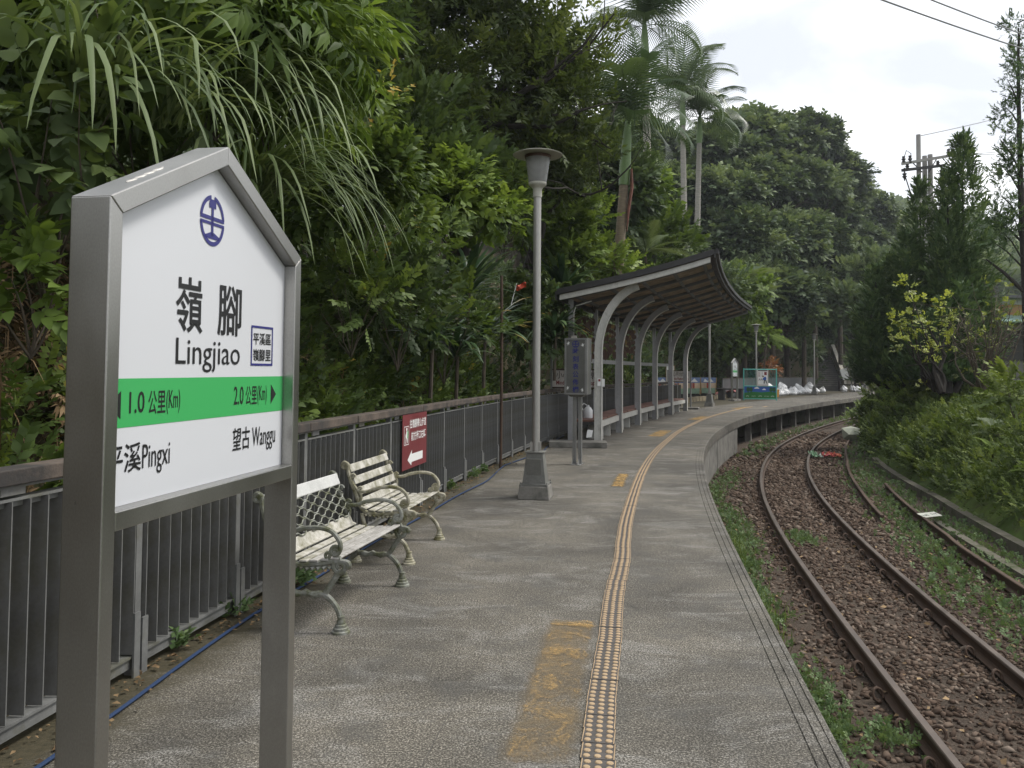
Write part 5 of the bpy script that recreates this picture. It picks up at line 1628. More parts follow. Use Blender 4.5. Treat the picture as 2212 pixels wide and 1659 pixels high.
# --- undergrowth that clothes the left slope
rng = np.random.default_rng(31)
L = Leaves()
s_ = rng.uniform(-5, 36, 330); x_ = rng.uniform(.45, 8, 330); s_ = np.where((s_ < 1.5) & (x_ < 2.2), s_ + 7, s_); d_ = hill_toe(s_) + x_
c = pts(s_, d_, hill_z(s_, d_) + .30); r_ = rng.uniform(.42, .8, 330)
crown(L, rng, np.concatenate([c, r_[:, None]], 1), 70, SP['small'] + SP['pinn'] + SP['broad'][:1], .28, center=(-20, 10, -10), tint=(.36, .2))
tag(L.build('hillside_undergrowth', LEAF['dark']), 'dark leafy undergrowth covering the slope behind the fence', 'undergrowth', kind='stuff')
L = Leaves()
n = 110; s_ = rng.uniform(-4.5, 33, n); d_ = hill_toe(s_) + rng.uniform(.5, 2.6, n)
c = pts(s_, d_, hill_z(s_, d_) + rng.uniform(.2, .6, n))
crown(L, rng, np.concatenate([c, rng.uniform(.25, .45, n)[:, None]], 1), 210, SP['pinn'] + SP['small'], .22, center=(-20, 10, -10), tint=(.48, .18))
tag(L.build('hillside_weeds', LEAF['shrub']), 'mid green weeds and creepers over the slope behind the fence', 'undergrowth', kind='stuff')
L = Leaves()
n = 230; s_ = rng.uniform(0, 1, n) ** .7 * 19.5 - 4.5; d_ = hill_toe(s_) + rng.uniform(.12, 1.3, n)
c = pts(s_, d_, hill_z(s_, d_) + rng.uniform(.1, .35, n))
crown(L, rng, np.concatenate([c, rng.uniform(.2, .36, n)[:, None]], 1), 190, SP['pinn'] + SP['small'] + SP['broad'][:1], .22, center=(-20, 10, -10), tint=(.40, .2))
tag(L.build('fenceside_undergrowth', LEAF['shrub']), 'leafy growth just behind the fence handrail', 'undergrowth', kind='stuff')
# thicket on the upper slope
L = Leaves()
n = 90; s_ = rng.uniform(-6, 11, n); x_ = rng.uniform(1.4, 6.5, n); d_ = hill_toe(s_) + x_
c = pts(s_, d_, hill_z(s_, d_) + rng.uniform(.5, 1.6, n))
crown(L, rng, np.concatenate([c, rng.uniform(.6, 1.0, n)[:, None]], 1), 62, SP['narrow'] + SP['small'], .40, center=(-20, 10, -10), tint=(.36, .2), hang=.3)
tag(L.build('slope_thicket', LEAF['shrub']), 'thicket of narrow leaved growth on the upper slope behind the sign', 'undergrowth', kind='stuff')
# creepers on the slope past the shelter
L = Leaves()
n = 300; s_ = rng.uniform(30, 84, n); d_ = hill_toe(s_) + rng.uniform(.1, 7, n)
c = pts(s_, d_, hill_z(s_, d_) + .25)
crown(L, rng, np.concatenate([c, rng.uniform(.7, 1.3, n)[:, None]], 1), 22, SP['small'] + SP['far'] + SP['pinn'], .55, center=(-20, 60, -30), tint=(.44, .2))
tag(L.build('slope_creepers', LEAF['far']), 'creepers and bushes covering the slope past the shelter', 'undergrowth', kind='stuff')
# dry stalks
L = Leaves()
for i in range(900):
    s = rng.uniform(-4.2, 9.5); x = rng.uniform(.1, 1.3); d = float(hill_toe(s)) + x
    if s > 4.5 and rng.uniform() < .45: continue
    b = pts([s], d, hill_z(np.array([s]), d))[0]
    dr = np.array([rng.normal(-.05, .35), rng.normal(-.1, .4), rng.uniform(.5, 1.2)])
    blade(L, b, dr, min(rng.uniform(.3, 1.4), .35 + x * .8), rng.uniform(.003, .006), rng.uniform(.2, 1.4), rng.uniform(.2, .95), 5)
n = 150; s_ = rng.uniform(-4.5, 3.5, n); d_ = hill_toe(s_) + rng.uniform(.2, 2.0, n)
c = pts(s_, d_, hill_z(s_, d_) + rng.uniform(.05, .3, n))
crown(L, rng, np.concatenate([c, rng.uniform(.2, .4, n)[:, None]], 1), 200, SP['narrow'][:2], .14, center=(-20, 10, -10), tint=(.28, .28), hang=.5)
tag(L.build('dry_stalks', LEAF['dryleaf']), 'tangle of dry brown stalks on the slope at the fence', 'undergrowth', kind='stuff')

# --- tall silver grass
def grass_clump(label, base, n, length, lean, seed, width=.012, arch=1.1, sp=.35):
    rng = np.random.default_rng(seed); base = np.array(base)
    root = empty('silver_grass', base); tag(root, label, 'grass clump', 'silver grass clumps on the slope')
    L = Leaves()
    for i in range(n):
        b = base + np.array([rng.normal(0, .10), rng.normal(0, .10), 0])
        d = np.array([lean[0] + rng.normal(0, sp), lean[1] + rng.normal(0, sp), lean[2] + rng.uniform(-.2, .4)])
        blade(L, b, d, length * rng.uniform(.55, 1.15), width * rng.uniform(.6, 1.4), arch * rng.uniform(.7, 1.4), rng.uniform(.25, .95), 9)
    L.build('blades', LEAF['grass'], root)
grass_clump('silver grass with broad arching blades above the left end of the station sign', at(205, 250, 5.15), 44, 1.45, (.40, -.40, 1.0), 1, .015, 1.9, .30)
grass_clump('silver grass clump above the peak of the station sign', at(350, 270, 5.75), 40, 1.5, (.35, -.35, 1.1), 2, .012, 1.8)
grass_clump('silver grass drooping over the right shoulder of the station sign', at(530, 440, 6.7), 80, 1.65, (.55, -.30, 1.0), 3, .0115, 1.9, .26)
grass_clump('silver grass at the upper slope between sign peak and bushes', at(480, 260, 6.8), 50, 1.7, (.45, -.30, 1.0), 4, .0115, 1.8, .30)
grass_clump('pale silver grass seen through the shelter ribs', at(1405, 700, 33.5), 50, 1.6, (.3, -.4, 1.1), 5, .016, 1.0)

# --- individual shrubs of the left slope
shrub('mulberry_shrub', 'large toothed leaf shrub in the upper left corner', at(110, 330, 4.85), (.46, .40, .80), 'broad', 'dark', .29, 14, 150, 1, (.62, .15), hang=.5, base=.9)
shrub('mulberry_shrub', 'broad leaved shrub at the top edge above the sign left end', at(245, 60, 5.4), (.40, .4, .40), 'broad', 'shrub', .25, 10, 150, 2, (.42, .14), hang=.3, base=1.2)
shrub('nettle_shrub', 'small round leaved weed by the left fence end', at(70, 640, 4.6), (.22, .25, .30), 'broad', 'bright', .20, 8, 200, 3, (.42, .14), base=.35)
shrub('bamboo_shrub', 'feathery narrow leaved shrub at the top left', at(470, 60, 7.0), (1.25, .9, .85), 'narrow', 'bright', .40, 22, 150, 4, (.40, .16), hang=.45, base=2.2)
shrub('bamboo_shrub', 'narrow leaved shrub hanging left of the big dark tree', at(600, 200, 7.8), (.95, .8, .85), 'narrow', 'bright', .38, 18, 150, 5, (.46, .16), hang=.45, base=2.0)
shrub('bamboo_shrub', 'dark narrow leaved bush behind the silver grass', at(300, 190, 6.4), (1.0, .7, .8), 'narrow', 'shrub', .36, 18, 140, 6, (.35, .14), hang=.4, base=1.8)
shrub('heartleaf_shrub', 'light green heart leaved shrub right of the silver grass', at(760, 430, 9.6), (.95, .8, .80), 'broad', 'shrub', .20, 20, 300, 7, (.55, .17), base=1.2)
shrub('heartleaf_shrub', 'light green heart leaved shrub in mid picture left of the lamp', at(960, 440, 13.2), (1.3, 1.0, .80), 'broad', 'bright', .23, 28, 260, 8, (.50, .17), base=1.5)
shrub('heartleaf_shrub', 'upright leafy sprays against the dark tree', at(790, 270, 10.2), (.6, .5, .7), 'broad', 'shrub', .22, 9, 170, 9, (.60, .15), base=2.0)
shrub('tangle_shrub', 'yellowish tangled bush above the fence behind the first bench', at(760, 640, 9.4), (.80, .5, .60), 'pinn', 'shrub', .30, 16, 190, 10, (.52, .18), base=.4)
shrub('tangle_shrub', 'dark small leaved bush above the fence behind the second bench', at(860, 660, 11.0), (.86, .55, .75), 'small', 'dark', .32, 16, 190, 11, (.45, .15), base=.4)
shrub('tangle_shrub', 'dark glossy bush between the maroon sign and the strap leaf plants', at(960, 690, 13.2), (.95, .5, .9), 'pinn', 'shrub', .32, 18, 190, 12, (.36, .15), base=.4)
shrub('tangle_shrub', 'brownish green bush below the heart leaved shrub', at(880, 540, 11.4), (1.05, .6, .55), 'small', 'shrub', .30, 16, 180, 13, (.50, .18), base=.8)
shrub('fine_bush', 'bright yellow green fine leaved bush right of the lamp pole', at(1210, 530, 20.5), (1.4, 1.0, 1.5), 'pinn', 'bright', .42, 26, 170, 14, (.50, .15), base=1.0)
shrub('fine_bush', 'bright green fine leaved bush just above the shelter roof end', at(1285, 590, 21.5), (1.05, .9, .9), 'pinn', 'bright', .42, 20, 170, 15, (.55, .15), base=1.2)
shrub('fine_bush', 'bright green bush left of the lamp top', at(1090, 440, 16.8), (1.0, .9, 1.0), 'small', 'shrub', .36, 18, 170, 16, (.48, .16), base=1.2)
shrub('glossy_bush', 'dark glossy bush beside the notice box', at(1150, 700, 18.8), (.95, .6, 1.05), 'broad', 'dark', .30, 18, 190, 17, (.50, .18), base=.4)
for i, (px, py, Y, r, lab) in enumerate((
    (1430, 540, 30, 1.5, 'leafy bush behind the shelter below the palm crown'),
    (1530, 620, 38, 1.7, 'bush behind the far eave of the shelter roof'),
    (1580, 640, 44, 2.0, 'pale green bush on the slope right of the shelter roof'),
    (1420, 640, 34, 1.4, 'bush seen under the middle of the shelter roof'),
    (1530, 730, 50, 2.2, 'creeper covered bush behind the painted wagons'),
    (1600, 735, 56, 2.2, 'creeper covered bush left of the third lamp post'),
    (1690, 700, 62, 2.4, 'dark bush behind the sandbags'),
    (1740, 760, 66, 1.6, 'drooping bush left of the stairway'),
    (1400, 440, 31, 1.6, 'bush on the slope behind the leaning palm trunk'))):
    shrub('slope_bush', lab, at(px, py, Y), (r, r * .8, r * .75), ('small', 'pinn', 'broad')[i % 3], ('shrub', 'far', 'bright')[i % 3], .55, 20, 60, 60 + i, (.42, .16), base=at(px, py, Y).z - r * 1.6)

# --- strap leaved plants
def strap_plant(label, base, n, length, seed, width=.035, arch=.7, tint=(.2, .9)):
    rng = np.random.default_rng(seed); base = np.array(base)
    root = empty('strap_leaf_plant', base); tag(root, label, 'plant', 'strap leaved plants above the fence')
    L = Leaves()
    for i in range(n):
        a = rng.uniform(0, 6.283); el = rng.uniform(.25, 1.5)
        blade(L, base + np.array([0, 0, rng.uniform(0, .3)]), (math.cos(a) * .8, math.sin(a) * .8, el), length * rng.uniform(.7, 1.2), width * rng.uniform(.7, 1.25), arch * rng.uniform(.5, 1.5), rng.uniform(*tint), 6)
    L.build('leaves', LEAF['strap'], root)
    MB().tube([base - np.array([0, 0, .9]), base + np.array([.03, 0, .25])], [.035, .028], 7).build('stem', M['bark'], root, smooth=True)
strap_plant('tall dark strap leaf plant left of the lamp pole', at(1010, 640, 14.4), 64, 1.1, 1, .046)
strap_plant('strap leaf plant with yellowing tips hanging over the fence', at(1045, 735, 15.6), 60, 1.05, 2, .052, 1.0)
strap_plant('tall strap leaf plant right of the lamp pole above the notice box', at(1215, 650, 19.8), 64, 1.35, 3, .06)
strap_plant('low strap leaf plant behind the fence near the thin pole', at(985, 780, 13.8), 44, .9, 4, .042, 1.2)
strap_plant('strap leaf plant reaching in front of the shelter end', at(1198, 735, 18.4), 50, 1.0, 5, .05, 1.2)
strap_plant('dark strap leaf plant above the middle of the fence', at(930, 760, 12.4), 42, .8, 6, .038, 1.0)

# --- red flag caught in the leaves
q = at(1115, 627, 16.6)
fl = empty('red_flag', q); tag(fl, 'red cloth flag on a white stick caught among the leaves', 'flag')
b = MB(); vs = [(q.x + .2 * a / 6, q.y + .03 * math.sin(a * 1.4 + c), q.z + .11 * c / 4 - .02 * math.sin(a) + .05 * a / 6) for a in range(7) for c in range(5)]
b.add(vs, [(a * 5 + c, (a + 1) * 5 + c, (a + 1) * 5 + c + 1, a * 5 + c + 1) for a in range(6) for c in range(4)])
b.build('cloth', flat('flag_red', (.45, .05, .015), .6), fl, smooth=True)
MB().tube([q + Vector((-.10, 0, -.30)), q + Vector((.01, 0, .14))], .009, 6).build('stick', M['white'], fl, smooth=True)

# --- trees
def broad_tree(name, label, base, ctr, rad, sp, lm, size, n, per, seed, tint=(.42, .15), r0=.16, cat='tree', group=None, cr=(.28, .45), bark='bark_dark', up=.35, hang=0.0):
    rng = np.random.default_rng(seed + 900); base = Vector(base); ctr = Vector(ctr)
    root = empty(name, base); tag(root, label, cat, group)
    tm_ = MB(); ends = []
    mid = base.lerp(ctr, .55) + Vector(rng.normal(0, .2, 3))
    tm_.tube([base, base.lerp(mid, .5) + Vector((rng.normal(0, .1), rng.normal(0, .1), 0)), mid], [r0, r0 * .8, r0 * .62], 9, cap=False)
    for k_ in range(5):
        d = (ctr - mid).normalized() + Vector(rng.normal(0, .75, 3)) + Vector((0, 0, .2))
        limb(tm_, rng, mid, d, max(rad) * .75, r0 * .5, 2, ends, .3, .05)
    tm_.build('trunk', M[bark], root, smooth=True)
    L = Leaves(); c = blob_clusters(rng, n, rad, cr, low=-.75); c[:, :3] += np.array(ctr)
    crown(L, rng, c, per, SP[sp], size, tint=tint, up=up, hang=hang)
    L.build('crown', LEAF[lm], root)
    return root
broad_tree('evergreen_tree', 'big dark evergreen tree filling the top centre of the picture', (-1.2, 18.5, 4.2), at(1010, 120, 17.0), (3.1, 2.6, 3.4), 'tree', 'tree', .34, 62, 125, 1, (.42, .17), .24, cr=(.24, .40))
broad_tree('evergreen_tree', 'lower right branches of the dark evergreens above the lamp', (.4, 19.5, 4.0), at(1195, 290, 18.5), (1.2, 1.3, 2.6), 'tree', 'tree', .34, 34, 150, 2, (.48, .16), .16, cr=(.40, .65))
broad_tree('evergreen_tree', 'dark tree filling the gap left of the big evergreen', (-4.6, 12.5, 5.0), at(640, 60, 12.5), (1.6, 1.5, 1.8), 'tree', 'dark', .34, 30, 130, 3, (.42, .15), .16, cr=(.35, .55))
broad_tree('evergreen_tree', 'dark tree with bare twigs in the top left corner', (-5.5, 9.5, 4.6), at(140, 40, 8.0), (1.3, 1.2, 1.3), 'small', 'dark', .34, 20, 110, 4, (.35, .15), .13, cr=(.35, .55))
broad_tree('evergreen_tree', 'dense dark tree behind the heart leaved shrubs', (-3.0, 15, 4.0), at(860, 390, 14.0), (1.7, 1.4, 1.5), 'small', 'dark', .36, 30, 130, 5, (.36, .15), .14, cr=(.35, .55))
broad_tree('evergreen_tree', 'shaded tree behind the bright bush near the palm', (2.9, 28, 4.6), at(1290, 420, 27), (2.0, 1.6, 2.3), 'broad', 'far', .42, 30, 70, 6, (.40, .15), .16, cr=(.35, .55))

# palms
FR = {}
FR['palm'] = frond_t(28, 1.0, .30, .3, .018, .65, .62, .22, .5)
FR['palm2'] = frond_t(28, 1.0, .28, .3, .018, 1.15, .75, .10, .5)
FR['fern'] = frond_t(26, 1.0, .22, .2, .022, .85, .12, .12, .4)
FR['fern2'] = frond_t(34, 1.0, .20, .2, .018, .6, .10, .10, .5)
def rosette(L, rng, c, n, length, fr, el=(.1, 1.3), tint=(.3, .8), a0=0.0, arc=6.283):
    c = np.array(c)
    a = a0 + (np.arange(n) + rng.uniform(-.3, .3, n)) / n * arc
    e_ = rng.uniform(el[0], el[1], n)
    d = np.stack([np.cos(a) * np.cos(e_), np.sin(a) * np.cos(e_), np.sin(e_)], -1)
    L.inst(fr, frames(d, np.array([0, 0, 1.0]) + rng.normal(0, .15, (n, 3)), length * rng.uniform(.8, 1.15, n)), np.repeat(c[None], n, 0), rng.uniform(*tint, n))
def palm(label, base, top, n, length, r, seed, shaft=1.0, tm='palm_pale'):
    rng = np.random.default_rng(seed); base = Vector(base); top = Vector(top)
    root = empty('palm_tree', base); tag(root, label, 'palm tree', 'palms on the slope')
    v = top - base; st = base + v * (1 - shaft / v.length)
    tk = MB(); P = []; rs = []
    k_n = 26
    for i in range(k_n + 1):
        P.append(base.lerp(st, i / k_n)); rs.append(r * (1.15 - .2 * i / k_n) * (1.06 if i % 2 else 1.0))
    tk.tube(P, rs, 12); tk.build('trunk', M[tm], root, smooth=True)
    MB().tube([st, st.lerp(top, .3), st.lerp(top, .75), top], [r * 1.15, r * 1.25, r * .95, r * .6], 12).build('crownshaft', M['palm_green'], root, smooth=True)
    L = Leaves(); rosette(L, rng, top, n // 2 + 1, length, FR['palm'], (.45, 1.45)); rosette(L, rng, top, n // 2 + 1, length * 1.05, FR['palm2'], (.15, 1.1), a0=.4); rosette(L, rng, top - Vector((0, 0, .1)), 5, length * .95, FR['palm2'], (-.45, .15), a0=.9)
    L.build('fronds', LEAF['palm'], root)
    sp_ = Leaves(); blade(sp_, top, (.08, 0, 1), length * .95, .025, .1, .75, 6); sp_.build('spear_leaf', LEAF['palm'], root)
palm('tall leaning palm with green crownshaft behind the shelter', at(1334, 600, 21.5), at(1357, 262, 21.5), 15, 2.6, .12, 3, 1.7, 'palm_trunk')
palm('slender pale palm trunk, left of the pair beyond the shelter', at(1478, 480, 39), at(1474, 200, 39), 15, 3.2, .125, 4, 1.6)
palm('slender pale palm trunk, right of the pair beyond the shelter', at(1506, 500, 41), at(1512, 250, 41), 14, 3.0, .125, 5, 1.4)
palm('palm crown rising at the top edge beside the evergreen', at(1400, 420, 31), at(1392, 50, 31), 16, 3.0, .13, 6, 1.6)
# dead hanging sheath beside the first palm trunk
q0, q1 = at(1364, 365, 21.4), at(1354, 500, 21.4)
ds_ = MB().tube([q0, q0.lerp(q1, .3) + Vector((.05, 0, 0)), q0.lerp(q1, .7), q1], [.07, .11, .10, .03], 7, squash=.4).build('dead_palm_sheath', mat('dead_sheath', (.20, .085, .06), .85, 0, .3, 5), smooth=True)
tag(ds_, 'reddish brown dead palm sheath hanging beside the leaning trunk', 'palm sheath')

# ferns
def fern(label, c, n, length, seed, kind='fern', lm='fern', el=(.1, 1.0), group='ferns', a0=0.0, arc=6.283, tint=(.35, .85)):
    rng = np.random.default_rng(seed + 70)
    root = empty('fern_plant', c); tag(root, label, 'fern', group)
    L = Leaves(); rosette(L, rng, c, n, length, FR[kind], el, tint, a0, arc); L.build('fronds', LEAF[lm], root)
    b = MB()
    b.tube([Vector(c) - Vector((0, 0, .35)), Vector(c) + Vector((0, 0, .03))], [.05, .03], 6).build('stock', M['bark'], root, smooth=True)
fern('tree fern with drooping fronds right of the shelter roof', at(1650, 640, 50), 14, 2.6, 1, 'fern2', 'far', (-.2, .7))
root = empty('fern_plant', at(1650, 800, 52)); tag(root, 'bright single drooping fern frond beside the third lamp', 'fern', 'ferns')
L = Leaves(); f0 = np.array(at(1662, 722, 52))
L.inst(frond_t(30, 1.0, .15, .2, .020, .45, .10, .05, .5), frames(np.array([[.80, -.1, -.42], [.5, .1, -.62]]), np.array([[.1, -1.0, .35], [.3, -1.0, .2]]), [2.1, 1.5]), np.repeat(f0[None], 2, 0), np.array([.75, .35]))
L.build('fronds', LEAF['fern'], root)
MB().tube([at(1650, 800, 52), at(1655, 750, 52), at(1662, 722, 52)], [.05, .04, .03], 6).build('stock', M['bark'], root, smooth=True)
fern('tree fern below the leaning palm trunk', at(1395, 545, 27), 14, 1.5, 3, 'fern2', 'far', (-.1, .8))
fern('pale tree fern fronds on the slope above the lamp', at(1610, 600, 52), 12, 2.4, 4, 'fern2', 'far', (-.1, .6))
def bank_pt(s, x, up=.12):
    d = -(float(bank_toe(s)) + x)
    return pt(s, d, float(bank_z(np.array([s]), np.array([d]))[0]) + up)
fern('dark blue green fern in the hollow of the right bank', bank_pt(16.5, 1.3, .25), 12, .75, 5, 'fern', 'far', (-.1, .7))
for i, (s, x) in enumerate(((9.5, .9), (11, 1.8), (12.2, .7), (13.4, 1.6), (14.6, 2.4), (15.4, .9), (17.5, 2.2), (18.6, 1.0), (20.5, 1.9), (23, 1.2), (26, 1.6))):
    fern('light green fern growing among the weeds of the right bank', bank_pt(s, x, .22), 10, .48, 10 + i, 'fern', 'fern', (.1, 1.0), 'small ferns on the right bank')

# --- the right bank: ground cover
rng = np.random.default_rng(57)
L = Leaves()
for (n, sa, sb, xa, xb, ra, rb, per, sz) in ((1150, 1.5, 20, .0, 3.4, .17, .33, 150, .15), (330, 18, 34, .0, 3.6, .28, .5, 150, .20), (170, 32, 52, .0, 4.0, .5, .85, 60, .34)):
    s_ = rng.uniform(sa, sb, n); x_ = rng.uniform(xa, xb, n); d_ = -(bank_toe(s_) + x_)
    c = pts(s_, d_, bank_z(s_, d_) + rng.uniform(.0, .32, n)); r_ = rng.uniform(ra, rb, n)
    crown(L, rng, np.concatenate([c, r_[:, None]], 1), per, SP['pinnq'] + SP['weedq'], sz, center=(60, 10, -40), tint=(.46, .26), shell=(.4, 1.0))
tag(L.build('bank_weeds', LEAF['bank']), 'dense green weeds covering the bank right of the track', 'weeds', kind='stuff')
L = Leaves()
for i in range(1500):
    s = rng.uniform(1.5, 40); d = -(float(bank_toe(s)) + rng.uniform(.1, 4.2))
    b = pts([s], d, bank_z(np.array([s]), d) + .1)[0]
    blade(L, b, (rng.normal(0, .4), rng.normal(0, .4), 1), rng.uniform(.25, .75), rng.uniform(.005, .010), rng.uniform(.6, 2.0), rng.uniform(.3, .95), 4)
tag(L.build('bank_grass', LEAF['bank']), 'long grass blades on the bank right of the track', 'grass', kind='stuff')
for i, (px, py, Y, r, lab) in enumerate((
    (1905, 850, 33, 1.0, 'rounded bush where the track disappears behind the bank'),
    (1950, 860, 27, .9, 'green bush on the bank edge below the conifers'),
    (2190, 850, 15, .55, 'bright leafy bush at the right picture edge under the bare shrub'),
    (1880, 905, 36, .9, 'low bush beside the vanishing rails'),
    (1840, 670, 60, 2.4, 'pale green bush left of the conifers'),
    (1880, 590, 62, 2.6, 'yellow green tree crown left of the conifers'),
    (1805, 712, 81, 2.2, 'bush overhanging the stairway'), (1855, 790, 74, 1.3, 'creeper bush hanging before the retaining wall'))):
    shrub('bank_bush', lab, at(px, py, Y), (r, r * .8, r * .7), ('pinn', 'small')[i % 2], ('bank', 'bright')[i % 2] if Y < 50 else 'far', .34 if Y < 50 else .7, 20, 130 if Y < 50 else 50, 120 + i, (.50, .16))
shrub('croton_bush', 'orange red croton bush behind the teal barrier', at(1662, 797, 53), (.50, .4, .42), 'narrow', 'red', .38, 12, 110, 140, (.5, .2), base=.2)

# weeds at the foot of the platform and along the drain
def weed_patch(L, rng, s, d, rs, rd, n, size, z=-1.06, tint=.5):
    ss_ = rng.normal(s, rs, n); dd_ = np.minimum(rng.normal(d, rd, n), -.04)
    p = pts(ss_, dd_, z + rng.uniform(0, .05, n))
    dr = np.stack([rng.normal(0, .5, n), rng.normal(0, .5, n), rng.uniform(.5, 1.2, n)], -1)
    L.inst(SP['weed'][int(rng.integers(0, 2))], frames(dr, np.array([0, 0, 1.0]) + rng.normal(0, .5, (n, 3)), size * rng.uniform(.5, 1.3, n)), p, tint + rng.normal(0, .14, n))
L = Leaves(); rng = np.random.default_rng(63)
for s, d, rs, rd, n in ((3.55, -.42, .55, .16, 420), (3.0, -.50, .25, .10, 120), (2.95, -.92, .15, .08, 60), (5.6, -.30, .5, .14, 280), (6.6, -.36, .5, .14, 240), (8.2, -.42, .7, .16, 300), (9.6, -.45, .6, .18, 260), (11, -.5, .8, .18, 180), (12.5, -.4, .8, .15, 140), (15, -.2, 1, .1, 160), (17.5, -.4, 1.2, .2, 140), (10.3, -1.45, .3, .14, 120)):
    weed_patch(L, rng, s, d, rs * .8, rd, int(n * 1.5), .06, tint=.52)
for s, d, rs, rd, n in ((5.0, -3.0, .6, .22, 260), (6.6, -3.05, .7, .22, 300), (8.6, -3.15, .9, .2, 320), (10.5, -3.3, .9, .2, 260), (12.5, -3.5, 1.2, .25, 300), (15.5, -3.6, 1.5, .3, 420), (18.5, -3.75, 1.5, .3, 420), (22, -3.7, 2, .3, 460), (27, -3.6, 2.4, .25, 460), (7.5, -3.75, 2.5, .12, 420), (13, -4.2, 4, .15, 700), (8, -4.25, 3, .12, 420), (7.3, -2.62, .3, .08, 60), (4.3, -2.7, .4, .1, 70)):
    weed_patch(L, rng, s, d, rs * 1.1, rd, int(n * .62), .075, tint=.5)
for s in np.arange(24, 60, 1.6):
    weed_patch(L, rng, s, -.5, .8, .22, 26, .11, tint=.5)
tag(L.build('track_weeds', LEAF['weed']), 'low clover and weeds growing along the platform wall and drain', 'weeds', kind='stuff')
L = Leaves()
for i in range(700):
    s = float(rng.choice([5.4, 6.2, 8.8, 9.4])) + rng.normal(0, .4); d = min(-.06, rng.normal(-.38, .13))
    b = np.array(pt(s, d, -1.06)); blade(L, b, (rng.normal(0, .35), rng.normal(0, .35), 1), rng.uniform(.10, .24), .004, rng.uniform(1, 4), rng.uniform(.4, .95), 4)
tag(L.build('track_grass', LEAF['bank']), 'tuft of fresh grass at the foot of the platform wall', 'grass', kind='stuff')
# fallen leaves by the fence and in the ballast
L = Leaves(); lf = leaf_t(.3, .12, .05)
n = 900; s_ = rng.uniform(-3, 14, n); d_ = 3.45 - np.abs(rng.normal(0, .12, n)) * (rng.uniform(0, 1, n) < .9) - .02
p = pts(s_, d_, .012 + rng.uniform(0, .012, n))
L.inst(lf, frames(rng.normal(0, 1, (n, 3)) * np.array([1, 1, .15]), np.array([0, 0, 1.0]) + rng.normal(0, .3, (n, 3)), rng.uniform(.018, .05, n)), p, rng.uniform(.0, .75, n))
n = 420; s_ = rng.uniform(.8, 12, n); d_ = rng.uniform(-4, -.05, n)
p = pts(s_, d_, -1.025 + rng.uniform(0, .02, n))
L.inst(lf, frames(rng.normal(0, 1, (n, 3)) * np.array([1, 1, .2]), np.array([0, 0, 1.0]) + rng.normal(0, .4, (n, 3)), rng.uniform(.03, .08, n)), p, rng.uniform(.3, 1.0, n))
tag(L.build('leaf_litter', LEAF['dryleaf']), 'dead brown leaves along the fence foot and in the ballast', 'leaf litter', kind='stuff')
L = Leaves()
for s, d in ((2.2, 3.38), (2.5, 3.36), (2.35, 3.30), (1.55, 3.43), (7.2, 3.38), (8.4, 3.40), (9.0, 3.36), (.9, 3.44)):
    weed_patch_n = 8
    p = pts(rng.normal(s, .05, 8), np.minimum(rng.normal(d, .03, 8), 3.42), .02)
    dr = np.stack([rng.normal(.2, .5, 8), rng.normal(0, .5, 8), rng.uniform(.3, 1.0, 8)], -1)
    L.inst(SP['weed'][0], frames(dr, np.array([0, 0, 1.0]) + rng.normal(0, .4, (8, 3)), rng.uniform(.07, .14, 8)), p, .5 + rng.normal(0, .15, 8))
tag(L.build('fence_weeds', LEAF['weed']), 'small green weeds sprouting at the foot of the fence', 'weeds', kind='stuff')

# --- conifers on the right
def conifer(label, base, spires, seed, per=210):
    rng = np.random.default_rng(seed + 300); base = Vector(base)
    root = empty('conifer_tree', base); tag(root, label, 'conifer', 'conifers on the right bank')
    L = Leaves(); tk = MB()
    for (dx, dy, z0, h, r) in spires:
        r = r * .92; h = h - .45
        n = int(per * h * r)
        u = rng.uniform(0, 1, n) ** 1.25
        a = rng.uniform(0, 6.283, n)
        lob = 1 + .22 * np.sin(a * 3 + u * 9 + dx) + .15 * np.sin(a * 5 - u * 17)
        rad = r * np.minimum(2.0 * (1 - u), .50 + .50 * (1 - u)) * lob * np.where(u < .12, .65 + u * 2.9, 1.0) * rng.uniform(.55, 1.05, n)
        p = np.stack([base.x + dx + rad * np.cos(a), base.y + dy + rad * np.sin(a), base.z + z0 + u * h], -1)
        d = np.stack([np.cos(a) * .8, np.sin(a) * .8, np.full(n, .8)], -1) + rng.normal(0, .22, (n, 3))
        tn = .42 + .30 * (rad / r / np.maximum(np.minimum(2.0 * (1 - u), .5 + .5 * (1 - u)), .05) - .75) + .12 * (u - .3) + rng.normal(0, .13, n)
        for q in range(3):
            w = np.arange(q, n, 3)
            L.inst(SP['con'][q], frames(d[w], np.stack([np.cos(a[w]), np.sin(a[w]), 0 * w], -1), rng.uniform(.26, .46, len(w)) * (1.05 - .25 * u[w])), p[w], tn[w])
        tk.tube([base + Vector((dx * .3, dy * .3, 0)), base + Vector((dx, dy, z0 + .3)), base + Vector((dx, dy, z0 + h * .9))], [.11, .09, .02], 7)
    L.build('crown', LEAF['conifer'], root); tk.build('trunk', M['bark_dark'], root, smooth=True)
gz = 1.0
def cb(px, Y): return at(px, 800, Y).x, Y, gz
H_ = lambda py, Y: at(2000, py, Y).z - gz
Y1 = 27.0
conifer('tallest pointed conifer right of the utility pole', cb(2085, Y1), [(0, 0, .2, H_(284, Y1), 1.15), (-.55, -.1, .3, H_(366, Y1), .62), (.25, .2, .3, 4.6, .75), (-.3, -.5, .3, 4.4, .95)], 1)
conifer('pointed conifer directly in front of the utility pole', cb(1992, 28), [(0, 0, .2, H_(380, 28), .85), (-.5, -.2, .2, H_(500, 28), .85), (.5, .1, .2, H_(560, 28), .9), (-.2, -.6, .2, 3.4, 1.2)], 2)
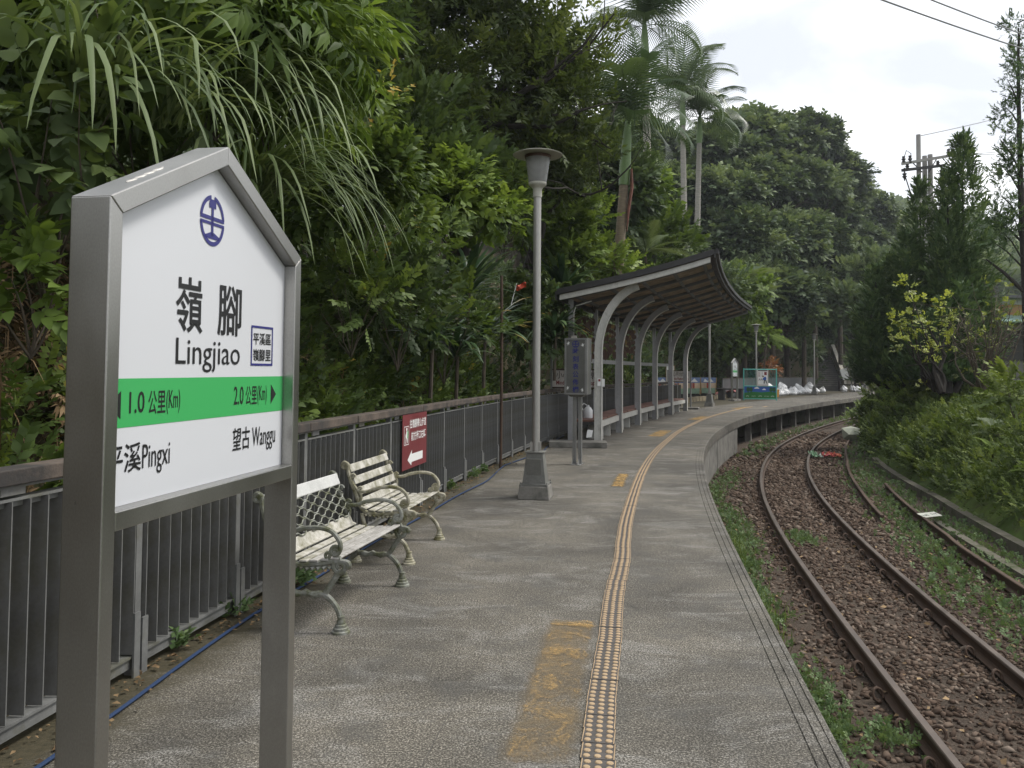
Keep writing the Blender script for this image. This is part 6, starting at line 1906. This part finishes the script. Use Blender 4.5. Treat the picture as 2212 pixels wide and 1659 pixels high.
conifer('broad ragged conifer left of the pointed ones', cb(1925, 28.5), [(.1, 0, .2, H_(540, 28.5), .8), (-.5, 0, .2, H_(570, 28.5), .8), (.5, -.3, .2, H_(600, 28.5), .8), (-.8, -.3, .2, H_(650, 28.5), .7), (.0, -.6, .2, 2.6, 1.1)], 3)
conifer('low rounded conifer below the tallest one', cb(2050, 25), [(0, 0, .3, H_(640, 25), .8), (.45, 0, .3, H_(610, 25), .6), (-.6, .2, .3, H_(680, 25), .8)], 4)

# --- yellow green shrub, bare shrub and thin tree at the right edge
def twiggy(name, label, base, tips, leafn, lm, size, seed, r0=.06, cat='shrub', twigs=3, tint=(.55, .2), bark='bark', cr=.3, lp=1.0):
    rng = np.random.default_rng(seed + 41); base = Vector(base)
    root = empty(name, base); tag(root, label, cat)
    tk = MB(); L = Leaves()
    for tip in tips:
        tip = Vector(tip); mid = base.lerp(tip, .45) + Vector(rng.normal(0, .14, 3))
        tk.tube([base, base.lerp(mid, .5) + Vector(rng.normal(0, .05, 3)), mid, mid.lerp(tip, .6) + Vector(rng.normal(0, .06, 3)), tip], [r0, r0 * .8, r0 * .5, r0 * .28, r0 * .1], 6, cap=False)
        for k_ in range(twigs):
            a = mid.lerp(tip, rng.uniform(.2, .95)); e_ = a + Vector(rng.normal(0, .32, 3)) + Vector((0, 0, .2))
            tk.tube([a, a.lerp(e_, .5) + Vector(rng.normal(0, .04, 3)), e_], [r0 * .22, r0 * .15, .004], 4, cap=False)
            if leafn and rng.uniform() < lp:
                crown(L, rng, [(e_.x, e_.y, e_.z, cr * .7)], leafn, SP['weed'], size, tint=tint)
        if leafn and rng.uniform() < max(lp, .4):
            crown(L, rng, [(tip.x, tip.y, tip.z, cr)], leafn, SP['weed'], size, tint=tint)
    tk.build('branches', M[bark], root, smooth=True)
    if leafn:
        L.build('foliage', LEAF[lm], root)
    return root
Yb = 19.0
twiggy('garden_shrub', 'shrub with glowing yellow green leaf clusters before the dark conifers', at(2020, 845, Yb), [at(x, y, Yb + dz) for x, y, dz in ((1958, 618, 0), (1975, 660, .2), (1960, 700, -.2), (2040, 650, .3), (1955, 740, -.3), (1985, 735, 0), (2010, 760, -.3), (2040, 755, .1), (2005, 690, .2), (1985, 705, .3), (2055, 695, .4), (1940, 690, .1))], 230, 'yellow', .13, 1, .04, tint=(.58, .25), bark='bark_dark', twigs=2, cr=.2)
rng = np.random.default_rng(91)
twiggy('bare_shrub', 'half bare brown branched shrub at the right picture edge', at(2120, 845, 18.4), [at(float(rng.uniform(2045, 2215)), float(rng.uniform(640, 760)), 18.4 + float(rng.normal(0, .4))) for _ in range(26)], 10, 'yellow', .09, 2, .035, tint=(.30, .25), twigs=6, cr=.10, lp=.25)
twiggy('bare_shrub', 'dark leaning trunk under the yellow green shrub', at(2035, 848, 18.6), [at(x, y, 18.8) for x, y in ((1998, 770), (2010, 740), (2005, 700))], 0, 'yellow', .15, 3, .075, bark='bark_dark')
Yt = 23.0
b0 = at(2225, 830, Yt)
tr_ = [at(x, y, Yt + float(rng.normal(0, .5))) for x, y in ((2195, 110), (2175, 170), (2170, 230), (2160, 300), (2165, 360), (2160, 420), (2185, 130), (2205, 200), (2195, 280), (2185, 350), (2150, 480), (2165, 500), (2140, 520), (2205, 60), (2210, 420), (2190, 470), (2215, 300), (2145, 470))]
rt = empty('thin_tree', b0); tag(rt, 'thin open crowned tree at the right picture edge', 'tree')
tk = MB(); tk.tube([b0, at(2215, 600, Yt), at(2205, 400, Yt), at(2200, 200, Yt), at(2200, 60, Yt)], [.14, .11, .08, .05, .02], 8)
tk.tube([at(2222, 640, Yt), at(2170, 590, Yt), at(2130, 560, Yt)], [.06, .045, .02], 6)
L = Leaves()
for p in tr_:
    p = Vector(p); y0 = at(2203, 0, Yt); ax_ = Vector((at(2203, 300, Yt).x, Yt, max(1.5, p.z - .7)))
    tk.tube([ax_, ax_.lerp(p, .5) + Vector((0, 0, .08)), p], [.03, .02, .006], 5, cap=False)
    for k_ in range(5):
        e_ = ax_.lerp(p, rng.uniform(.45, 1.05)) + Vector(rng.normal(0, .16, 3))
        crown(L, rng, [(e_.x, e_.y, e_.z, .24)], 230, SP['con'], .20, tint=(.5, .2), shell=(.2, 1.0))
tk.build('trunk', M['bark_dark'], rt, smooth=True); L.build('crown', LEAF['conifer'], rt)

# --- the wooded hill beyond
protos = []
for q in range(4):
    rng = np.random.default_rng(700 + q)
    L = Leaves(); c = blob_clusters(rng, 40, (3.8, 3.8, 3.0), (.18, .36), low=-.4); c[:, 2] += 6.2
    crown(L, rng, c, 62, SP['far'], .80, tint=(.44, .24), up=.15, flatz=.6); cm_ = L.mesh('crown', LEAF['far'])
    tk = MB(); ends = []
    tk.tube([(0, 0, -9), (.1, 0, 2), (0, .1, 4.2)], [.28, .22, .16], 8, cap=False)
    for k_ in range(5):
        limb(tk, rng, (0, .1, 4.0), (rng.normal(0, .8), rng.normal(0, .8), .8), 2.6, .11, 1, ends)
    protos.append((cm_, tk.mesh('trunk', M['bark'], True)))
rng = np.random.default_rng(808)
def hill_tree(s, d, sc, lab, grp):
    z = float(hill_z(np.array([s]), np.array([d]))[0])
    p = pt(s, d, z)
    root = empty('broadleaf_tree', p, float(rng.uniform(0, 6.28))); tag(root, lab, 'tree', grp)
    root.scale = (sc, sc, sc * float(rng.uniform(.85, 1.15)))
    cm_, tm_ = protos[int(rng.integers(0, 4))]
    link('crown', cm_, root, world=False); link('trunk', tm_, root, world=False)
lab1 = 'broadleaf tree in the dark wood on the slope past the shelter'
for s, d, sc in ((36, 14, .8), (40, 12.5, .75), (44, 15, .9), (48, 12.0, .75), (51, 17, 1.0), (54, 12.5, .8), (58, 14.5, .95), (61, 20, 1.1), (63, 11.5, .8), (67, 14, .95), (69, 20, 1.1), (56, 22, 1.1), (48, 22, 1.1), (40, 20, 1.0), (73, 11.5, .85), (75, 17, 1.0), (79, 12.5, .9), (81, 21, 1.1), (74, 26, 1.2), (64, 28, 1.2), (85, 15, 1.0), (88, 24, 1.1), (92, 12, .9), (95, 18, 1.0)):
    hill_tree(s, d, sc, lab1, 'trees of the wood past the shelter')
def ridge_tree(px, py, Y, sc, lab, grp):
    tp = at(px, py, Y)
    root = empty('broadleaf_tree', (tp.x, tp.y, tp.z - 10.0 * sc), float(rng.uniform(0, 6.28))); tag(root, lab, 'tree', grp)
    root.scale = (sc * float(rng.uniform(.9, 1.15)), sc * float(rng.uniform(.9, 1.15)), sc)
    cm_, tm_ = protos[int(rng.integers(0, 4))]
    link('crown', cm_, root, world=False); link('trunk', tm_, root, world=False)
lab2 = 'broadleaf tree on the wooded ridge against the sky'
for i, (px, py, Y) in enumerate(((1555, 262, 70), (1590, 238, 74), (1628, 218, 78), (1680, 245, 80), (1735, 236, 82), (1765, 240, 84), (1790, 308, 88), (1822, 360, 92), (1860, 405, 98), (1895, 440, 106), (1930, 455, 116))):
    n_t = ('first', 'second', 'third', 'fourth', 'fifth', 'sixth', 'seventh', 'eighth', 'ninth', 'tenth', 'last')[i]
    ridge_tree(px, py, Y, rng.uniform(.95, 1.2), '%s tree along the skyline counted from the palms' % n_t, 'trees along the skyline')
lab3 = 'broadleaf tree in the middle of the wooded slope'
for px, py, Y in ((1560, 350, 62), (1610, 330, 68), (1660, 340, 70), (1715, 330, 74), (1755, 345, 78), (1800, 420, 82), (1850, 470, 88), (1895, 505, 96), (1590, 440, 60), (1645, 450, 64), (1700, 440, 66), (1760, 450, 70), (1815, 490, 74), (1860, 540, 80), (1905, 570, 86), (1610, 540, 57), (1670, 560, 60), (1735, 560, 64), (1795, 590, 86), (1850, 640, 88), (1895, 660, 92)):
    ridge_tree(px, py, Y, rng.uniform(.75, 1.0), lab3, 'trees of the wooded slope')
# forest canopy on the far right
L = Leaves(); rng = np.random.default_rng(321)
C = []
for px in np.linspace(1880, 2420, 46):
    for k_ in range(4):
        Y = 150 + k_ * 26
        ridge = np.interp(px, [1880, 1960, 2040, 2120, 2200, 2420], [455, 452, 470, 500, 520, 540]) + (3 - k_) * 34
        p = at(px + rng.normal(0, 6), ridge + rng.normal(0, 5), Y); C.append((p.x, p.y, p.z - 5, rng.uniform(5.0, 7.5)))
        C.append((p.x + rng.normal(0, 3), p.y - 6, p.z - 14, rng.uniform(5.5, 8)))
crown(L, rng, C, .6, SP['far'], 3.4, center=(60, 160, -100), tint=(.50, .16))
tag(L.build('distant_forest', LEAF['far']), 'hazy wooded hill far behind the conifers', 'forest', kind='stuff')
V = []; xs = np.linspace(20, 240, 24)
hb = MB(); rows = [(118, 0), (135, .5), (160, .8), (190, 1.0), (240, 1.0)]
for y, k_ in rows:
    for x in xs:
        V.append((x + 20, y + 10, -1.2 + k_ * np.interp(x, [20, 60, 100, 240], [10, 28, 30, 20])))
hb.add(V, [(r * 24 + c, r * 24 + c + 1, (r + 1) * 24 + c + 1, (r + 1) * 24 + c) for r in range(4) for c in range(23)])
tag(hb.build('far_hill', M['soil'], smooth=True), kind='structure')

# ------------------------------------------------------------------ damp air between the near and the far trees
hz = bpy.data.materials.new('damp_air'); hz.use_nodes = True
t = hz.node_tree; t.nodes.remove(t.nodes['Principled BSDF'])
pv = t.nodes.new('ShaderNodeVolumePrincipled')
pv.inputs['Color'].default_value = (.86, .91, 1.0, 1); pv.inputs['Density'].default_value = .00042
pv.inputs['Anisotropy'].default_value = .2
t.links.new(pv.outputs[0], t.nodes['Material Output'].inputs['Volume'])
hb_ = MB().box((0, 300, 33), (2420, 2420, 72)).build('haze', hz)
tag(hb_, 'thin damp haze over the valley', 'haze', kind='stuff')
scene.cycles.volume_bounces = 0
